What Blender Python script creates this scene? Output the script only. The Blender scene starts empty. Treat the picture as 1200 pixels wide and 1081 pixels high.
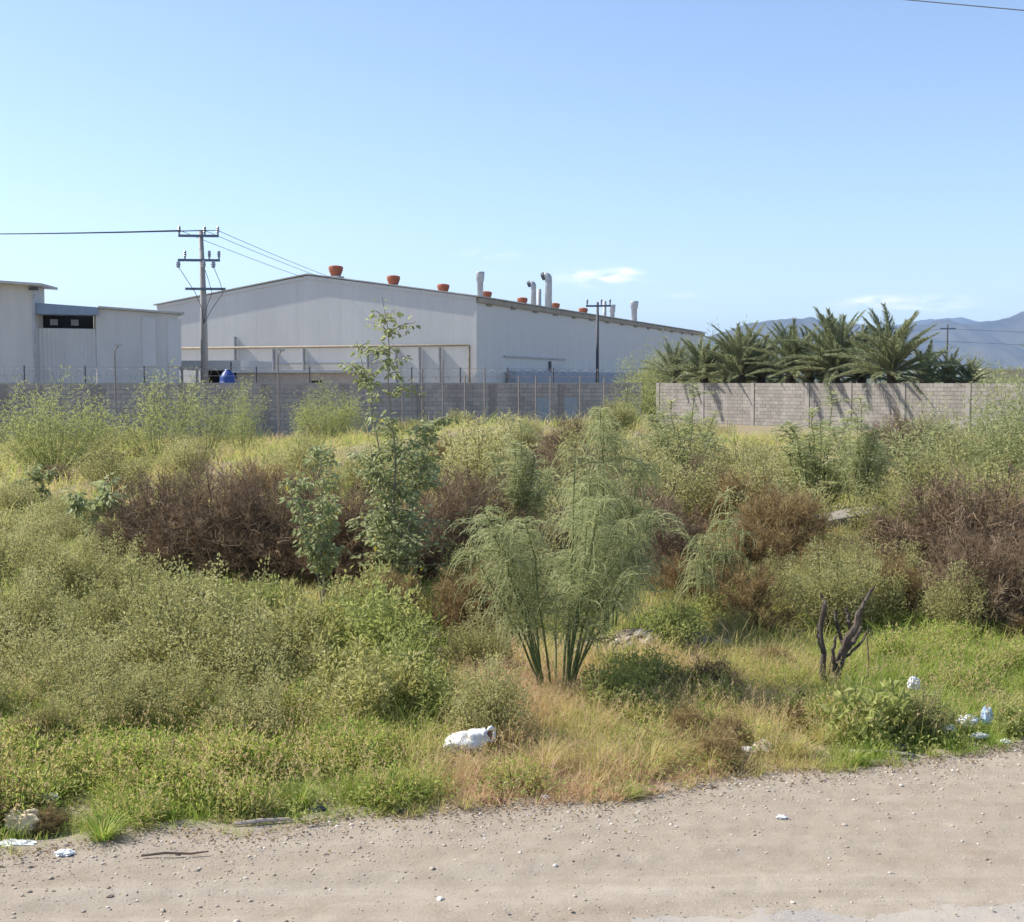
import bpy, math, random
import numpy as np
from mathutils import Vector

# ------------------------------------------------------------------ camera, sky, sun, exposure
scene = bpy.context.scene
col = scene.collection
R = math.radians
F = 1500.0; CX = 600.0; CY = 540.5; HOR = 448.0; CAMH = 2.5      # photo pixels (1200 x 1081)
PITCH = math.atan((CY - HOR) / F)
cam_d = bpy.data.cameras.new('camera'); cam = bpy.data.objects.new('camera', cam_d); col.objects.link(cam)
cam.location = (0, 0, CAMH); cam.rotation_euler = (math.pi / 2 - PITCH, 0, 0)
cam_d.sensor_width = 36.0; cam_d.lens = 36.0 * F / 1200.0; cam_d.clip_start = 0.1; cam_d.clip_end = 60000
scene.camera = cam

SUN_AZ = R(-74)      # measured from straight ahead (+Y), negative = to the left
SUN_EL = R(44)
sun_dir = Vector((math.sin(SUN_AZ) * math.cos(SUN_EL), math.cos(SUN_AZ) * math.cos(SUN_EL), math.sin(SUN_EL)))
sd = bpy.data.lights.new('sun', 'SUN'); sun = bpy.data.objects.new('sun', sd); col.objects.link(sun)
sd.energy = 4.2; sd.angle = R(0.5); sd.color = (1.0, 0.95, 0.87)
sun.rotation_euler = (-sun_dir).to_track_quat('-Z', 'Y').to_euler(); sun.location = (-30, 20, 60)

world = bpy.data.worlds.new('World'); scene.world = world; world.use_nodes = True
wn = world.node_tree.nodes; wl = world.node_tree.links; wn.clear()
w_out = wn.new('ShaderNodeOutputWorld'); w_bg = wn.new('ShaderNodeBackground'); w_sky = wn.new('ShaderNodeTexSky')
w_sky.sky_type = 'NISHITA'; w_sky.sun_disc = False; w_sky.sun_elevation = SUN_EL; w_sky.sun_rotation = SUN_AZ
w_sky.altitude = 1100; w_sky.air_density = 1.0; w_sky.dust_density = 1.3; w_sky.ozone_density = 1.7
SKY_STRENGTH = 0.112
w_bg.inputs['Strength'].default_value = SKY_STRENGTH
# thin wisps of cloud at their directions in the sky
w_tc = wn.new('ShaderNodeTexCoord')
def wmath(op, a, b=None):
    n = wn.new('ShaderNodeMath'); n.operation = op
    for i, v in enumerate((a, b)):
        if v is None: continue
        if isinstance(v, (int, float)): n.inputs[i].default_value = v
        else: wl.new(v, n.inputs[i])
    return n.outputs[0]
w_sep = wn.new('ShaderNodeSeparateXYZ'); wl.new(w_tc.outputs['Generated'], w_sep.inputs[0])
w_az = wmath('ARCTAN2', w_sep.outputs[0], w_sep.outputs[1]); w_el = wmath('ARCSINE', w_sep.outputs[2])
w_map = wn.new('ShaderNodeMapping'); w_map.inputs['Scale'].default_value = (40, 40, 150)
wl.new(w_tc.outputs['Generated'], w_map.inputs[0])
w_noi = wn.new('ShaderNodeTexNoise'); w_noi.inputs['Scale'].default_value = 1.3; w_noi.inputs['Detail'].default_value = 5
wl.new(w_map.outputs[0], w_noi.inputs['Vector'])
cl = None
for px, py, sx, sy, a in ((700, 327, 38, 8, 1.0), (735, 320, 13, 4, .7), (573, 300, 22, 4, .55), (1020, 357, 38, 5, .8), (1100, 358, 24, 5, .7),
                          (1075, 366, 70, 4, .5), (800, 347, 20, 3, .4), (-420, 300, 60, 9, .7), (1650, 330, 70, 8, .7), (-900, 350, 80, 9, .6), (2100, 345, 60, 7, .6)):
    a0 = math.atan((px - CX) / F); e0 = math.atan((HOR - py) / F)
    u = wmath('DIVIDE', wmath('SUBTRACT', w_az, a0), sx / F); v = wmath('DIVIDE', wmath('SUBTRACT', w_el, e0), sy / F)
    g = wmath('EXPONENT', wmath('MULTIPLY', wmath('ADD', wmath('MULTIPLY', u, u), wmath('MULTIPLY', v, v)), -1.0))
    g = wmath('MULTIPLY', g, a); cl = g if cl is None else wmath('ADD', cl, g)
cr = wn.new('ShaderNodeMapRange'); cr.inputs[1].default_value = .38; cr.inputs[2].default_value = .66
wl.new(w_noi.outputs[0], cr.inputs[0])
cl = wmath('MINIMUM', wmath('MULTIPLY', cl, cr.outputs[0]), 0.6)
w_mix = wn.new('ShaderNodeMix'); w_mix.data_type = 'RGBA'
wl.new(cl, w_mix.inputs[0]); wl.new(w_sky.outputs[0], w_mix.inputs[6]); w_mix.inputs[7].default_value = (8.6, 8.3, 8.0, 1)
w_wb = wn.new('ShaderNodeMix'); w_wb.data_type = 'RGBA'; w_wb.blend_type = 'MULTIPLY'; w_wb.inputs[0].default_value = 1.0; w_wb.inputs[7].default_value = (1.02, .982, 1.0, 1)   # even white balance over the whole sky
wl.new(w_mix.outputs[2], w_wb.inputs[6]); wl.new(w_wb.outputs[2], w_bg.inputs['Color']); wl.new(w_bg.outputs[0], w_out.inputs[0])

vs = scene.view_settings
vs.view_transform = 'Standard'; vs.look = 'None'; vs.gamma = 1.0; vs.use_curve_mapping = False
vs.exposure = 0.95
scene.render.engine = 'CYCLES'
scene.cycles.max_bounces = 8; scene.cycles.transparent_max_bounces = 8
scene.cycles.volume_bounces = 0

# ------------------------------------------------------------------ helpers
rng = np.random.default_rng(7)
def ray(px, py):
    x = (px - CX) / F; y = -(py - CY) / F
    return np.array([x, math.cos(PITCH) + y * math.sin(PITCH), -math.sin(PITCH) + y * math.cos(PITCH)])
def at(px, py, Y):                       # the point a pixel looks at, at distance Y ahead
    r = ray(px, py); return np.array([0, 0, CAMH]) + r * (Y / r[1])
def gnd(px, py, z=0.0):                  # the point of the level ground a pixel looks at
    r = ray(px, py); return np.array([0, 0, CAMH]) + r * ((z - CAMH) / r[2])
def sstep(a, b, x):
    t = np.clip((np.asarray(x, float) - a) / (b - a), 0, 1); return t * t * (3 - 2 * t)
def _hash(ix, iy, s):
    n = (ix * 374761393 + iy * 668265263 + s * 974634777) & 0x7fffffff
    n = ((n ^ (n >> 13)) * 1274126177) & 0x7fffffff
    return ((n ^ (n >> 16)) & 0xffff) / 65535.0
def vnoise(x, y, s=0):
    x = np.asarray(x, float); y = np.asarray(y, float)
    ix = np.floor(x).astype(np.int64); iy = np.floor(y).astype(np.int64); fx = x - ix; fy = y - iy
    fx = fx * fx * (3 - 2 * fx); fy = fy * fy * (3 - 2 * fy)
    a = _hash(ix, iy, s); b = _hash(ix + 1, iy, s); c = _hash(ix, iy + 1, s); d = _hash(ix + 1, iy + 1, s)
    return (a * (1 - fx) + b * fx) * (1 - fy) + (c * (1 - fx) + d * fx) * fy
def fbm(x, y, s=0, o=4):
    r = 0; a = .5; t = 0
    for i in range(o):
        r = r + a * vnoise(np.asarray(x) * 2 ** i, np.asarray(y) * 2 ** i, s + i); t += a; a *= .5
    return r / t
def unit(v):
    v = np.asarray(v, float); return v / np.maximum(np.linalg.norm(v, axis=-1, keepdims=True), 1e-9)

class MB:
    """collects vertices and faces, then links them as one mesh object"""
    def __init__(s): s.v = []; s.f = []; s.c = []; s.n = 0
    def add(s, v, f, c=None):
        v = np.asarray(v, float).reshape(-1, 3); s.v.append(v)
        if isinstance(f, np.ndarray): s.f.append(f.astype(np.int64) + s.n)
        else:
            for k in sorted({len(q) for q in f}): s.f.append(np.array([q for q in f if len(q) == k], np.int64) + s.n)
        if c is None: c = np.full(len(v), .5)
        c = np.asarray(c, float)
        s.c.append(c if c.ndim > 0 and len(c) == len(v) else np.full(len(v), float(c))); s.n += len(v); return s
    def box(s, c, h, rz=0, c0=.5):
        c = np.asarray(c, float); h = np.asarray(h, float)
        q = np.array([[x, y, z] for x in (-1, 1) for y in (-1, 1) for z in (-1, 1)], float) * h
        if rz: q = q @ np.array([[math.cos(rz), math.sin(rz), 0], [-math.sin(rz), math.cos(rz), 0], [0, 0, 1]])
        return s.add(q + c, [[0, 1, 3, 2], [4, 6, 7, 5], [0, 4, 5, 1], [2, 3, 7, 6], [0, 2, 6, 4], [1, 5, 7, 3]], np.full(8, c0))
    def span(s, a, b, c0=.5):
        a = np.asarray(a, float); b = np.asarray(b, float); return s.box((a + b) / 2, np.abs(b - a) / 2, 0, c0)
    def quad(s, *p): return s.add(np.array(p, float), [list(range(len(p)))])
    def tube(s, pts, rad, n=6, cap=True, c0=.5):
        pts = np.asarray(pts, float); k = len(pts); rad = np.broadcast_to(np.asarray(rad, float), (k,))
        t = unit(np.gradient(pts, axis=0)); ref = np.array([0.31, .17, 1.0]) if abs(t[0][2]) < .9 else np.array([1.0, .2, .1])
        a = unit(np.cross(t, ref)); b = np.cross(t, a); ang = np.arange(n) * 2 * math.pi / n
        ring = pts[:, None] + rad[:, None, None] * (a[:, None] * np.cos(ang)[None, :, None] + b[:, None] * np.sin(ang)[None, :, None])
        i = np.arange(k - 1)[:, None] * n; j = np.arange(n)[None]; j2 = (j + 1) % n
        f = np.stack([i + j, i + j2, i + n + j2, i + n + j], -1).reshape(-1, 4)
        s.add(ring.reshape(-1, 3), f, np.full(k * n, c0))
        if cap:
            base = s.n - k * n
            s.f.append(np.array([[base + q for q in range(n)][::-1]])); s.f.append(np.array([[base + (k - 1) * n + q for q in range(n)]]))
        return s
    def leaves(s, P, D, L, W, V, fold=.25):
        n = len(P); D = unit(D); N = unit(rng.normal(size=(n, 3)) + [-.5, 0, 1.1]); S = unit(np.cross(D, N)); U = np.cross(S, D)
        L = np.broadcast_to(np.asarray(L, float), (n,))[:, None]; W = np.broadcast_to(np.asarray(W, float), (n,))[:, None]
        m = P + D * L * .45
        v = np.stack([P, m + S * W * .5 + U * W * fold, P + D * L - U * W * .2, m - S * W * .5 + U * W * fold], 1)
        i = np.arange(n)[:, None] * 4
        return s.add(v.reshape(-1, 3), i + np.arange(4)[None], np.repeat(np.broadcast_to(V, (n,)), 4))
    def ribbons(s, pts, W0, W1, V, side=None):
        pts = np.asarray(pts, float); n, k, _ = pts.shape
        d = unit(pts[:, -1] - pts[:, 0])
        if side is None: side = unit(np.cross(d, rng.normal(size=(n, 3))))
        w = np.linspace(0, 1, k)[None, :, None]; W0 = np.broadcast_to(np.asarray(W0, float), (n,))[:, None, None]; W1 = np.broadcast_to(np.asarray(W1, float), (n,))[:, None, None]
        w = (W0 * (1 - w) + W1 * w) * .5
        v = np.stack([pts - side[:, None] * w, pts + side[:, None] * w], 2).reshape(n, 2 * k, 3)
        i = (np.arange(n) * 2 * k)[:, None, None]; q = (np.arange(k - 1) * 2)[None, :, None]
        f = (i + q + np.array([0, 1, 3, 2])[None, None]).reshape(-1, 4)
        V = np.asarray(V, float); V = np.broadcast_to(V if V.ndim == 2 else V.reshape(-1, 1), (n, k))
        return s.add(v.reshape(-1, 3), f, np.repeat(V.reshape(-1), 2))
    def mesh(s, name, mat, smooth=False):
        me = bpy.data.meshes.new(name)
        V = np.concatenate(s.v); me.vertices.add(len(V)); me.vertices.foreach_set('co', V.astype(np.float32).ravel())
        tot = [np.full(len(f), f.shape[1]) for f in s.f]; lo = np.concatenate([f.ravel() for f in s.f]); tot = np.concatenate(tot)
        me.loops.add(len(lo)); me.loops.foreach_set('vertex_index', lo.astype(np.int32))
        me.polygons.add(len(tot)); st = np.concatenate([[0], np.cumsum(tot)[:-1]]); me.polygons.foreach_set('loop_start', st.astype(np.int32))
        at_ = me.attributes.new('v', 'FLOAT', 'POINT'); at_.data.foreach_set('value', np.concatenate(s.c).astype(np.float32))
        me.update(calc_edges=True)
        me.polygons.foreach_set('use_smooth', np.full(len(tot), smooth))
        me.materials.append(mat); return me
    def build(s, name, mat, parent=None, smooth=False):
        o = bpy.data.objects.new(name, s.mesh(name, mat, smooth)); col.objects.link(o)
        if parent is not None: o.parent = parent
        return o
def thing(name, label, cat, loc=(0, 0, 0), rz=0, group=None):
    o = bpy.data.objects.new(name, None); col.objects.link(o); o.empty_display_size = .2
    o.location = [float(q) for q in loc]; o.rotation_euler = (0, 0, rz); return tag(o, label, cat, group)
def tag(o, label, cat, group=None):
    o['label'] = label; o['category'] = cat
    if group: o['group'] = group
    return o
def struct(o, kind='structure', label=None):
    o['kind'] = kind
    if label: o['label'] = label
    return o
def copy_tree(o, parent=None):
    c = o.copy(); col.objects.link(c)
    if parent is not None: c.parent = parent
    for ch in [q for q in o.children]: copy_tree(ch, c)
    return c

# ------------------------------------------------------------------ materials
def nodes(name):
    m = bpy.data.materials.new(name); m.use_nodes = True; nt = m.node_tree; nt.nodes.clear()
    out = nt.nodes.new('ShaderNodeOutputMaterial'); b = nt.nodes.new('ShaderNodeBsdfPrincipled'); nt.links.new(b.outputs[0], out.inputs[0])
    return m, nt, b, out
def ramp(nt, fac, stops, interp='LINEAR'):
    r = nt.nodes.new('ShaderNodeValToRGB'); r.color_ramp.interpolation = interp; e = r.color_ramp.elements
    while len(e) < len(stops): e.new(.5)
    for q, (p, c) in zip(e, stops): q.position = p; q.color = (*c, 1)
    nt.links.new(fac, r.inputs[0]); return r.outputs[0]
def noise(nt, scale, detail=5, vec=None, rough=.6):
    n = nt.nodes.new('ShaderNodeTexNoise'); n.inputs['Scale'].default_value = scale; n.inputs['Detail'].default_value = detail; n.inputs['Roughness'].default_value = rough
    if vec is not None: nt.links.new(vec, n.inputs['Vector'])
    return n.outputs[0]
def coords(nt, kind='Object', scale=(1, 1, 1)):
    t = nt.nodes.new('ShaderNodeTexCoord'); m = nt.nodes.new('ShaderNodeMapping'); m.inputs['Scale'].default_value = scale
    nt.links.new(t.outputs[kind], m.inputs[0]); return m.outputs[0]
def mixc(nt, fac, a, b, mode='MIX'):
    m = nt.nodes.new('ShaderNodeMix'); m.data_type = 'RGBA'; m.blend_type = mode
    for i, v in ((0, fac), (6, a), (7, b)):
        if hasattr(v, 'links'): nt.links.new(v, m.inputs[i])
        elif i == 0: m.inputs[0].default_value = v
        else: m.inputs[i].default_value = (*v, 1)
    return m.outputs[2]
def bump(nt, b, h, strength=.3, dist=.02):
    n = nt.nodes.new('ShaderNodeBump'); n.inputs['Strength'].default_value = strength; n.inputs['Distance'].default_value = dist
    nt.links.new(h, n.inputs['Height']); nt.links.new(n.outputs[0], b.inputs['Normal'])
def plain(name, c1, c2=None, rough=.7, scale=3, metal=0, bmp=0, stretch=(1, 1, 1), spec=.3, bdist=.02):
    m, nt, b, _ = nodes(name); c2 = c2 or tuple(q * .75 for q in c1)
    v = coords(nt, 'Object', stretch); n = noise(nt, scale, 6, v)
    nt.links.new(ramp(nt, n, [(.3, c2), (.7, c1)]), b.inputs['Base Color'])
    b.inputs['Roughness'].default_value = rough; b.inputs['Metallic'].default_value = metal; b.inputs['Specular IOR Level'].default_value = spec
    if bmp: bump(nt, b, n, bmp, bdist)
    return m
def leafy(name, stops, trans=.35, rough=.55, var=.12, spec=.25):
    m, nt, b, out = nodes(name)
    a = nt.nodes.new('ShaderNodeAttribute'); a.attribute_name = 'v'
    oi = nt.nodes.new('ShaderNodeObjectInfo')
    mm = nt.nodes.new('ShaderNodeMath'); mm.operation = 'MULTIPLY_ADD'; nt.links.new(oi.outputs['Random'], mm.inputs[0]); mm.inputs[1].default_value = var; mm.inputs[2].default_value = -var / 2
    ad = nt.nodes.new('ShaderNodeMath'); nt.links.new(a.outputs['Fac'], ad.inputs[0]); nt.links.new(mm.outputs[0], ad.inputs[1])
    c = ramp(nt, ad.outputs[0], stops)
    nt.links.new(c, b.inputs['Base Color']); b.inputs['Roughness'].default_value = rough; b.inputs['Specular IOR Level'].default_value = spec
    if trans:
        t = nt.nodes.new('ShaderNodeBsdfTranslucent'); nt.links.new(c, t.inputs[0]); mx = nt.nodes.new('ShaderNodeMixShader'); mx.inputs[0].default_value = trans
        nt.links.new(b.outputs[0], mx.inputs[1]); nt.links.new(t.outputs[0], mx.inputs[2]); nt.links.new(mx.outputs[0], out.inputs[0])
    return m
M = {}
M['olive'] = leafy('olive_leaf', [(0, (.25, .24, .085)), (.45, (.39, .38, .15)), (.75, (.49, .47, .21)), (1, (.58, .52, .28))], .5, var=.35)
M['palo'] = leafy('palo_verde_leaf', [(0, (.24, .26, .11)), (.5, (.40, .42, .19)), (.85, (.52, .52, .28)), (1, (.60, .58, .36))], .5)
M['palo_lime'] = leafy('palo_verde_lime_leaf', [(0, (.26, .28, .08)), (.5, (.40, .42, .15)), (1, (.52, .52, .24))], .5)
M['tobacco'] = leafy('blue_green_leaf', [(0, (.21, .24, .09)), (.5, (.34, .375, .17)), (.93, (.50, .52, .28)), (.97, (.6, .48, .08)), (1, (.65, .50, .08))], .42, .5, .04, .25)
M['weed'] = leafy('weed_leaf', [(0, (.22, .25, .065)), (.5, (.36, .39, .12)), (1, (.50, .50, .19))], .5)
M['yellow'] = leafy('yellow_olive_leaf', [(0, (.28, .27, .085)), (.5, (.44, .42, .15)), (1, (.56, .52, .25))], .5)
M['dead'] = leafy('dead_twig', [(0, (.11, .076, .048)), (.5, (.235, .168, .107)), (.85, (.36, .265, .17)), (1, (.50, .39, .25))], .2, .9, .25, .05)
M['rust'] = leafy('rusty_weed', [(0, (.16, .105, .05)), (.5, (.29, .20, .095)), (1, (.44, .34, .16))], .35, .8, .3, .1)
M['grass'] = leafy('grass_blade', [(0, (.17, .26, .035)), (.25, (.33, .45, .075)), (.45, (.47, .49, .13)), (.65, (.58, .49, .20)), (.85, (.64, .48, .26)), (1, (.66, .45, .31))], .5, .6, 0)
M['frond'] = leafy('palm_leaflet', [(0, (.15, .175, .085)), (.5, (.26, .29, .15)), (.9, (.37, .39, .22)), (1, (.45, .39, .23))], .42, .45, .15, .3)
M['stem_green'] = plain('green_stem', (.13, .17, .06), (.08, .11, .04), .6, 8)
M['stem_pale'] = plain('pale_stem', (.30, .28, .20), (.20, .18, .12), .8, 9)
M['stem_brown'] = plain('brown_stem', (.16, .12, .08), (.09, .065, .045), .85, 9)
M['bark_dark'] = plain('dark_bark', (.19, .145, .115), (.05, .038, .03), .9, 14, bmp=.9, stretch=(1, 1, .25))
M['palm_bark'] = plain('palm_bark', (.13, .085, .05), (.05, .035, .022), .9, 9, bmp=.8)

# ------------------------------------------------------------------ the ground
def edge(x):      # where the bare dirt of the verge gives way to grass
    return 7.45 + .315 * np.asarray(x) + (fbm(np.asarray(x) * .9 + 3.3, 0 * np.asarray(x), 5, 4) - .5) * .75
def tar(x):       # the edge of the asphalt
    return 5.80 + .13 * np.asarray(x) + (fbm(np.asarray(x) * 1.7, 0 * np.asarray(x), 15, 4) - .5) * .25
def H(x, y):
    x = np.asarray(x, float); y = np.asarray(y, float)
    h = (fbm(x * .35 + 9, y * .35, 21, 3) - .5) * .28 * sstep(9, 14, y) * (1 - sstep(70, 95, y))
    h = h + 1.15 * np.exp(-((x - .2) / 6.5) ** 2 - ((y - 41) / 6.5) ** 2)
    h = h + .35 * np.exp(-((x + 6.5) / 3) ** 2 - ((y - 33) / 4) ** 2) + .5 * np.exp(-((x - 7) / 4) ** 2 - ((y - 36) / 6) ** 2)
    h = h + .16 * np.exp(-((x - 1.35) / .7) ** 2 - ((y - 11.9) / .55) ** 2)
    return h
def grid(xs, ys, zf):
    X, Y = np.meshgrid(xs, ys); Z = zf(X, Y); n = len(xs)
    i, j = np.meshgrid(np.arange(len(xs) - 1), np.arange(len(ys) - 1)); b = (j * n + i).ravel()
    return np.stack([X.ravel(), Y.ravel(), Z.ravel()], 1), np.stack([b, b + 1, b + n + 1, b + n], 1)
far = np.geomspace(41, 14000, 34)
xs = np.concatenate([-far[::-1], np.linspace(-40, 40, 201), far]); ys = np.concatenate([-np.geomspace(21, 14000, 14)[::-1], np.linspace(-20, 60, 201), np.geomspace(61, 14000, 40)])
m, nt, b, _ = nodes('lot_soil')
v = coords(nt, 'Object'); n1 = noise(nt, .5, 8, v); n2 = noise(nt, 9, 6, v)
c = mixc(nt, n2, ramp(nt, n1, [(.35, (.19, .15, .095)), (.5, (.24, .20, .12)), (.65, (.20, .19, .09))]), (.30, .25, .17)); nt.links.new(c, b.inputs['Base Color'])
b.inputs['Roughness'].default_value = .95; b.inputs['Specular IOR Level'].default_value = .1; bump(nt, b, n2, .7, .05)
M['soil'] = m
gv, gf = grid(xs, ys, H)
struct(MB().add(gv, gf).build('ground', M['soil'], smooth=True), label='bare soil of the overgrown vacant lot')

m, nt, b, _ = nodes('verge_dirt')
v = coords(nt, 'Object'); vs_ = coords(nt, 'Object', (.07, 2.4, 1)); vs_.node.inputs['Rotation'].default_value = (0, 0, -.2)
n1 = noise(nt, 1.2, 6, vs_, .65); n2 = noise(nt, 60, 6, v, .75); n3 = noise(nt, 5, 6, v)
base = ramp(nt, n1, [(.3, (.235, .195, .14)), (.46, (.315, .27, .20)), (.54, (.34, .295, .225)), (.66, (.47, .425, .34))])
c = mixc(nt, .5, base, ramp(nt, n2, [(.3, (.22, .18, .135)), (.5, (.355, .30, .235)), (.72, (.47, .42, .35))]))
n4 = noise(nt, 190, 3, v, .6); c = mixc(nt, .2, c, ramp(nt, n4, [(.35, (.13, .10, .075)), (.5, (.33, .28, .22)), (.66, (.60, .55, .47))])); c = mixc(nt, .3, c, ramp(nt, n3, [(.35, (.25, .195, .145)), (.65, (.42, .36, .29))]))
sx = nt.nodes.new('ShaderNodeSeparateXYZ'); nt.links.new(v, sx.inputs[0])          # wheel tracks run along the road
def vm(op, a, b_):
    q = nt.nodes.new('ShaderNodeMath'); q.operation = op
    for i_, w_ in enumerate((a, b_)):
        if isinstance(w_, (int, float)): q.inputs[i_].default_value = w_
        else: nt.links.new(w_, q.inputs[i_])
    return q.outputs[0]
ss = vm('SUBTRACT', sx.outputs[1], vm('MULTIPLY', sx.outputs[0], .2)); ss = vm('ADD', ss, vm('MULTIPLY', noise(nt, .35, 4, v), .9)); ss = vm('DIVIDE', vm('SUBTRACT', ss, 5.6), 3.0)
trk = ramp(nt, ss, [(.0, (.94, .93, .92)), (.16, (1.0, 1.0, 1.0)), (.20, (.80, .78, .75)), (.26, (1.0, 1.0, 1.0)), (.33, (.86, .84, .82)), (.42, (.96, .96, .95)), (.50, (.84, .82, .80)), (.62, (.93, .92, .91)), (.8, (.86, .85, .84))])
c = mixc(nt, .55, c, trk, 'MULTIPLY'); nt.links.new(c, b.inputs['Base Color'])
b.inputs['Roughness'].default_value = .95; b.inputs['Specular IOR Level'].default_value = .1
ad = nt.nodes.new('ShaderNodeMath'); nt.links.new(n2, ad.inputs[0]); nt.links.new(n3, ad.inputs[1]); bump(nt, b, n2, .6, .012)
M['dirt'] = m
def verge_z(x, y):
    s = y - .2 * x                     # wheel ruts run along the road
    z = .016 + .012 * (fbm(x * .5, s * 3.2, 31, 4) - .5) + .016 * (fbm(x * 3, y * 3, 41, 4) - .5) + .008 * (fbm(x * 14, y * 14, 51, 2) - .5)
    z = z - .012 * np.exp(-((s - 6.25) / .12) ** 2) + .010 * np.exp(-((s - 6.5) / .1) ** 2)
    return np.maximum(z, .006)
fx = np.concatenate([np.linspace(-40, -5.1, 60), np.linspace(-5, 6, 400), np.linspace(6.1, 40, 60)]); fv = np.concatenate([[0], np.linspace(.6, 1, 150)])
X, T = np.meshgrid(fx, fv); Ye = edge(X) + .25; Y = -12 + (Ye + 12) * T; Y0 = 4.2 + (Ye - 4.2) * ((T - .6) / .4); Y = np.where(T > .59, Y0, -12)
Z = verge_z(X, Y); Z = Z * (1 - .98 * (T > .999)) ; n = len(fx)
i, j = np.meshgrid(np.arange(n - 1), np.arange(len(fv) - 1)); bb = (j * n + i).ravel()
struct(MB().add(np.stack([X.ravel(), Y.ravel(), Z.ravel()], 1), np.stack([bb, bb + 1, bb + n + 1, bb + n], 1)).build('dirt_verge', M['dirt'], smooth=True), label='dusty gravel verge beside the road')

m, nt, b, _ = nodes('worn_asphalt')
v = coords(nt, 'Object'); n1 = noise(nt, 70, 4, v, .8); n2 = noise(nt, 2.5, 6, v)
c = mixc(nt, ramp(nt, n2, [(.35, (.25, .25, .25)), (.65, (1, 1, 1))]), ramp(nt, n1, [(.3, (.16, .15, .14)), (.55, (.30, .28, .255)), (.75, (.48, .46, .43))]), (.37, .325, .265))
nt.links.new(c, b.inputs['Base Color']); b.inputs['Roughness'].default_value = .9; bump(nt, b, n1, .5, .01); M['asphalt'] = m
fv = np.concatenate([[0], np.linspace(.7, 1, 14)]); X, T = np.meshgrid(fx, fv); Y = -11.5 + (tar(X) + 11.5) * T; Z = .034 * (1 - .75 * (T > .999)) + 0 * X
i, j = np.meshgrid(np.arange(n - 1), np.arange(len(fv) - 1)); bb = (j * n + i).ravel()
struct(MB().add(np.stack([X.ravel(), Y.ravel(), Z.ravel()], 1), np.stack([bb, bb + 1, bb + n + 1, bb + n], 1)).build('asphalt_road', M['asphalt'], smooth=True), label='worn grey asphalt edge of the road')

# loose gravel on the verge
def stone_shape(seed, sub=1):
    q = random.Random(seed); t = (1 + 5 ** .5) / 2
    v = np.array([(-1, t, 0), (1, t, 0), (-1, -t, 0), (1, -t, 0), (0, -1, t), (0, 1, t), (0, -1, -t), (0, 1, -t), (t, 0, -1), (t, 0, 1), (-t, 0, -1), (-t, 0, 1)], float)
    f = np.array([(0, 11, 5), (0, 5, 1), (0, 1, 7), (0, 7, 10), (0, 10, 11), (1, 5, 9), (5, 11, 4), (11, 10, 2), (10, 7, 6), (7, 1, 8), (3, 9, 4), (3, 4, 2), (3, 2, 6), (3, 6, 8), (3, 8, 9), (4, 9, 5), (2, 4, 11), (6, 2, 10), (8, 6, 7), (9, 8, 1)])
    v = unit(v) * np.array([[q.uniform(.7, 1.15)] for _ in v]); return v, f
STONES = [stone_shape(s) for s in range(6)]
M['gravel'] = leafy('gravel_stone', [(0, (.12, .095, .07)), (.4, (.33, .27, .205)), (.8, (.50, .43, .345)), (1, (.72, .69, .62))], 0, .9, 0)
gm = MB()
for k in range(15000):
    x = rng.uniform(-5.5, 6.5); e = float(edge(x)); y = e + .12 - abs(rng.normal()) * .42 if rng.random() < .62 else rng.uniform(5.4, e)
    r = min(.017, .0022 + rng.exponential(.0021)); sv, sf = STONES[k % 6]; a = rng.uniform(0, 6.28)
    q = sv * [r * rng.uniform(.8, 1.5), r, r * .6]; q = np.stack([q[:, 0] * math.cos(a) - q[:, 1] * math.sin(a), q[:, 0] * math.sin(a) + q[:, 1] * math.cos(a), q[:, 2]], 1)
    zz = float(verge_z(x, y)) if y < e + .2 else float(H(x, y))
    if y < float(tar(x)) : zz = .034
    gm.add(q + [x, y, zz + r * .25], sf, np.full(12, rng.beta(3.2, 2.2)))
struct(gm.build('gravel', M['gravel'], smooth=False), 'stuff', 'loose gravel and small stones scattered over the dirt verge')

# ------------------------------------------------------------------ mountains
def ridge(name, prof, dist, depth, seed, label):
    pxs = np.array([p[0] for p in prof], float); hs = np.array([(HOR - p[1]) / F * dist + CAMH for p in prof])
    X0 = (pxs - CX) / F * dist; us = np.linspace(X0[0], X0[-1], 260); top = np.interp(us, X0, hs)
    top = top * (1 + .10 * (fbm(us / dist * 60, 0 * us, seed, 4) - .5)); vsn = np.linspace(-1, 1, 60)
    U, Vv = np.meshgrid(us, vsn); T, _ = np.meshgrid(top, vsn)
    gul = fbm(U / dist * 45 + 7, Vv * 1.4, seed + 9, 5); fall = np.clip(1 - np.abs(Vv) ** 1.15, 0, 1)
    Z = T * fall * (1 - 1.1 * np.abs(gul - .5) * 2 * (1 - fall) ** .5 * 1.0) - 4
    n = len(us); i, j = np.meshgrid(np.arange(n - 1), np.arange(59)); bb = (j * n + i).ravel()
    o = MB().add(np.stack([U.ravel(), dist + (Vv * depth).ravel(), Z.ravel()], 1), np.stack([bb, bb + 1, bb + n + 1, bb + n], 1)).build(name, M['rock'], smooth=True)
    return struct(o, label=label)
M['rock'] = plain('mountain_rock', (.10, .085, .065), (.045, .042, .034), .95, .004, bmp=0)
ridge('mountain_range', [(600, 440), (700, 415), (780, 398), (830, 390), (862, 383), (895, 374), (935, 370), (965, 375), (1000, 381), (1040, 384), (1075, 376), (1105, 375), (1140, 377), (1170, 370), (1200, 363), (1260, 352), (1340, 360), (1450, 340), (1600, 372), (1750, 430)], 6200, 1500, 3, 'hazy blue mountain ridge rising behind the palms')
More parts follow.
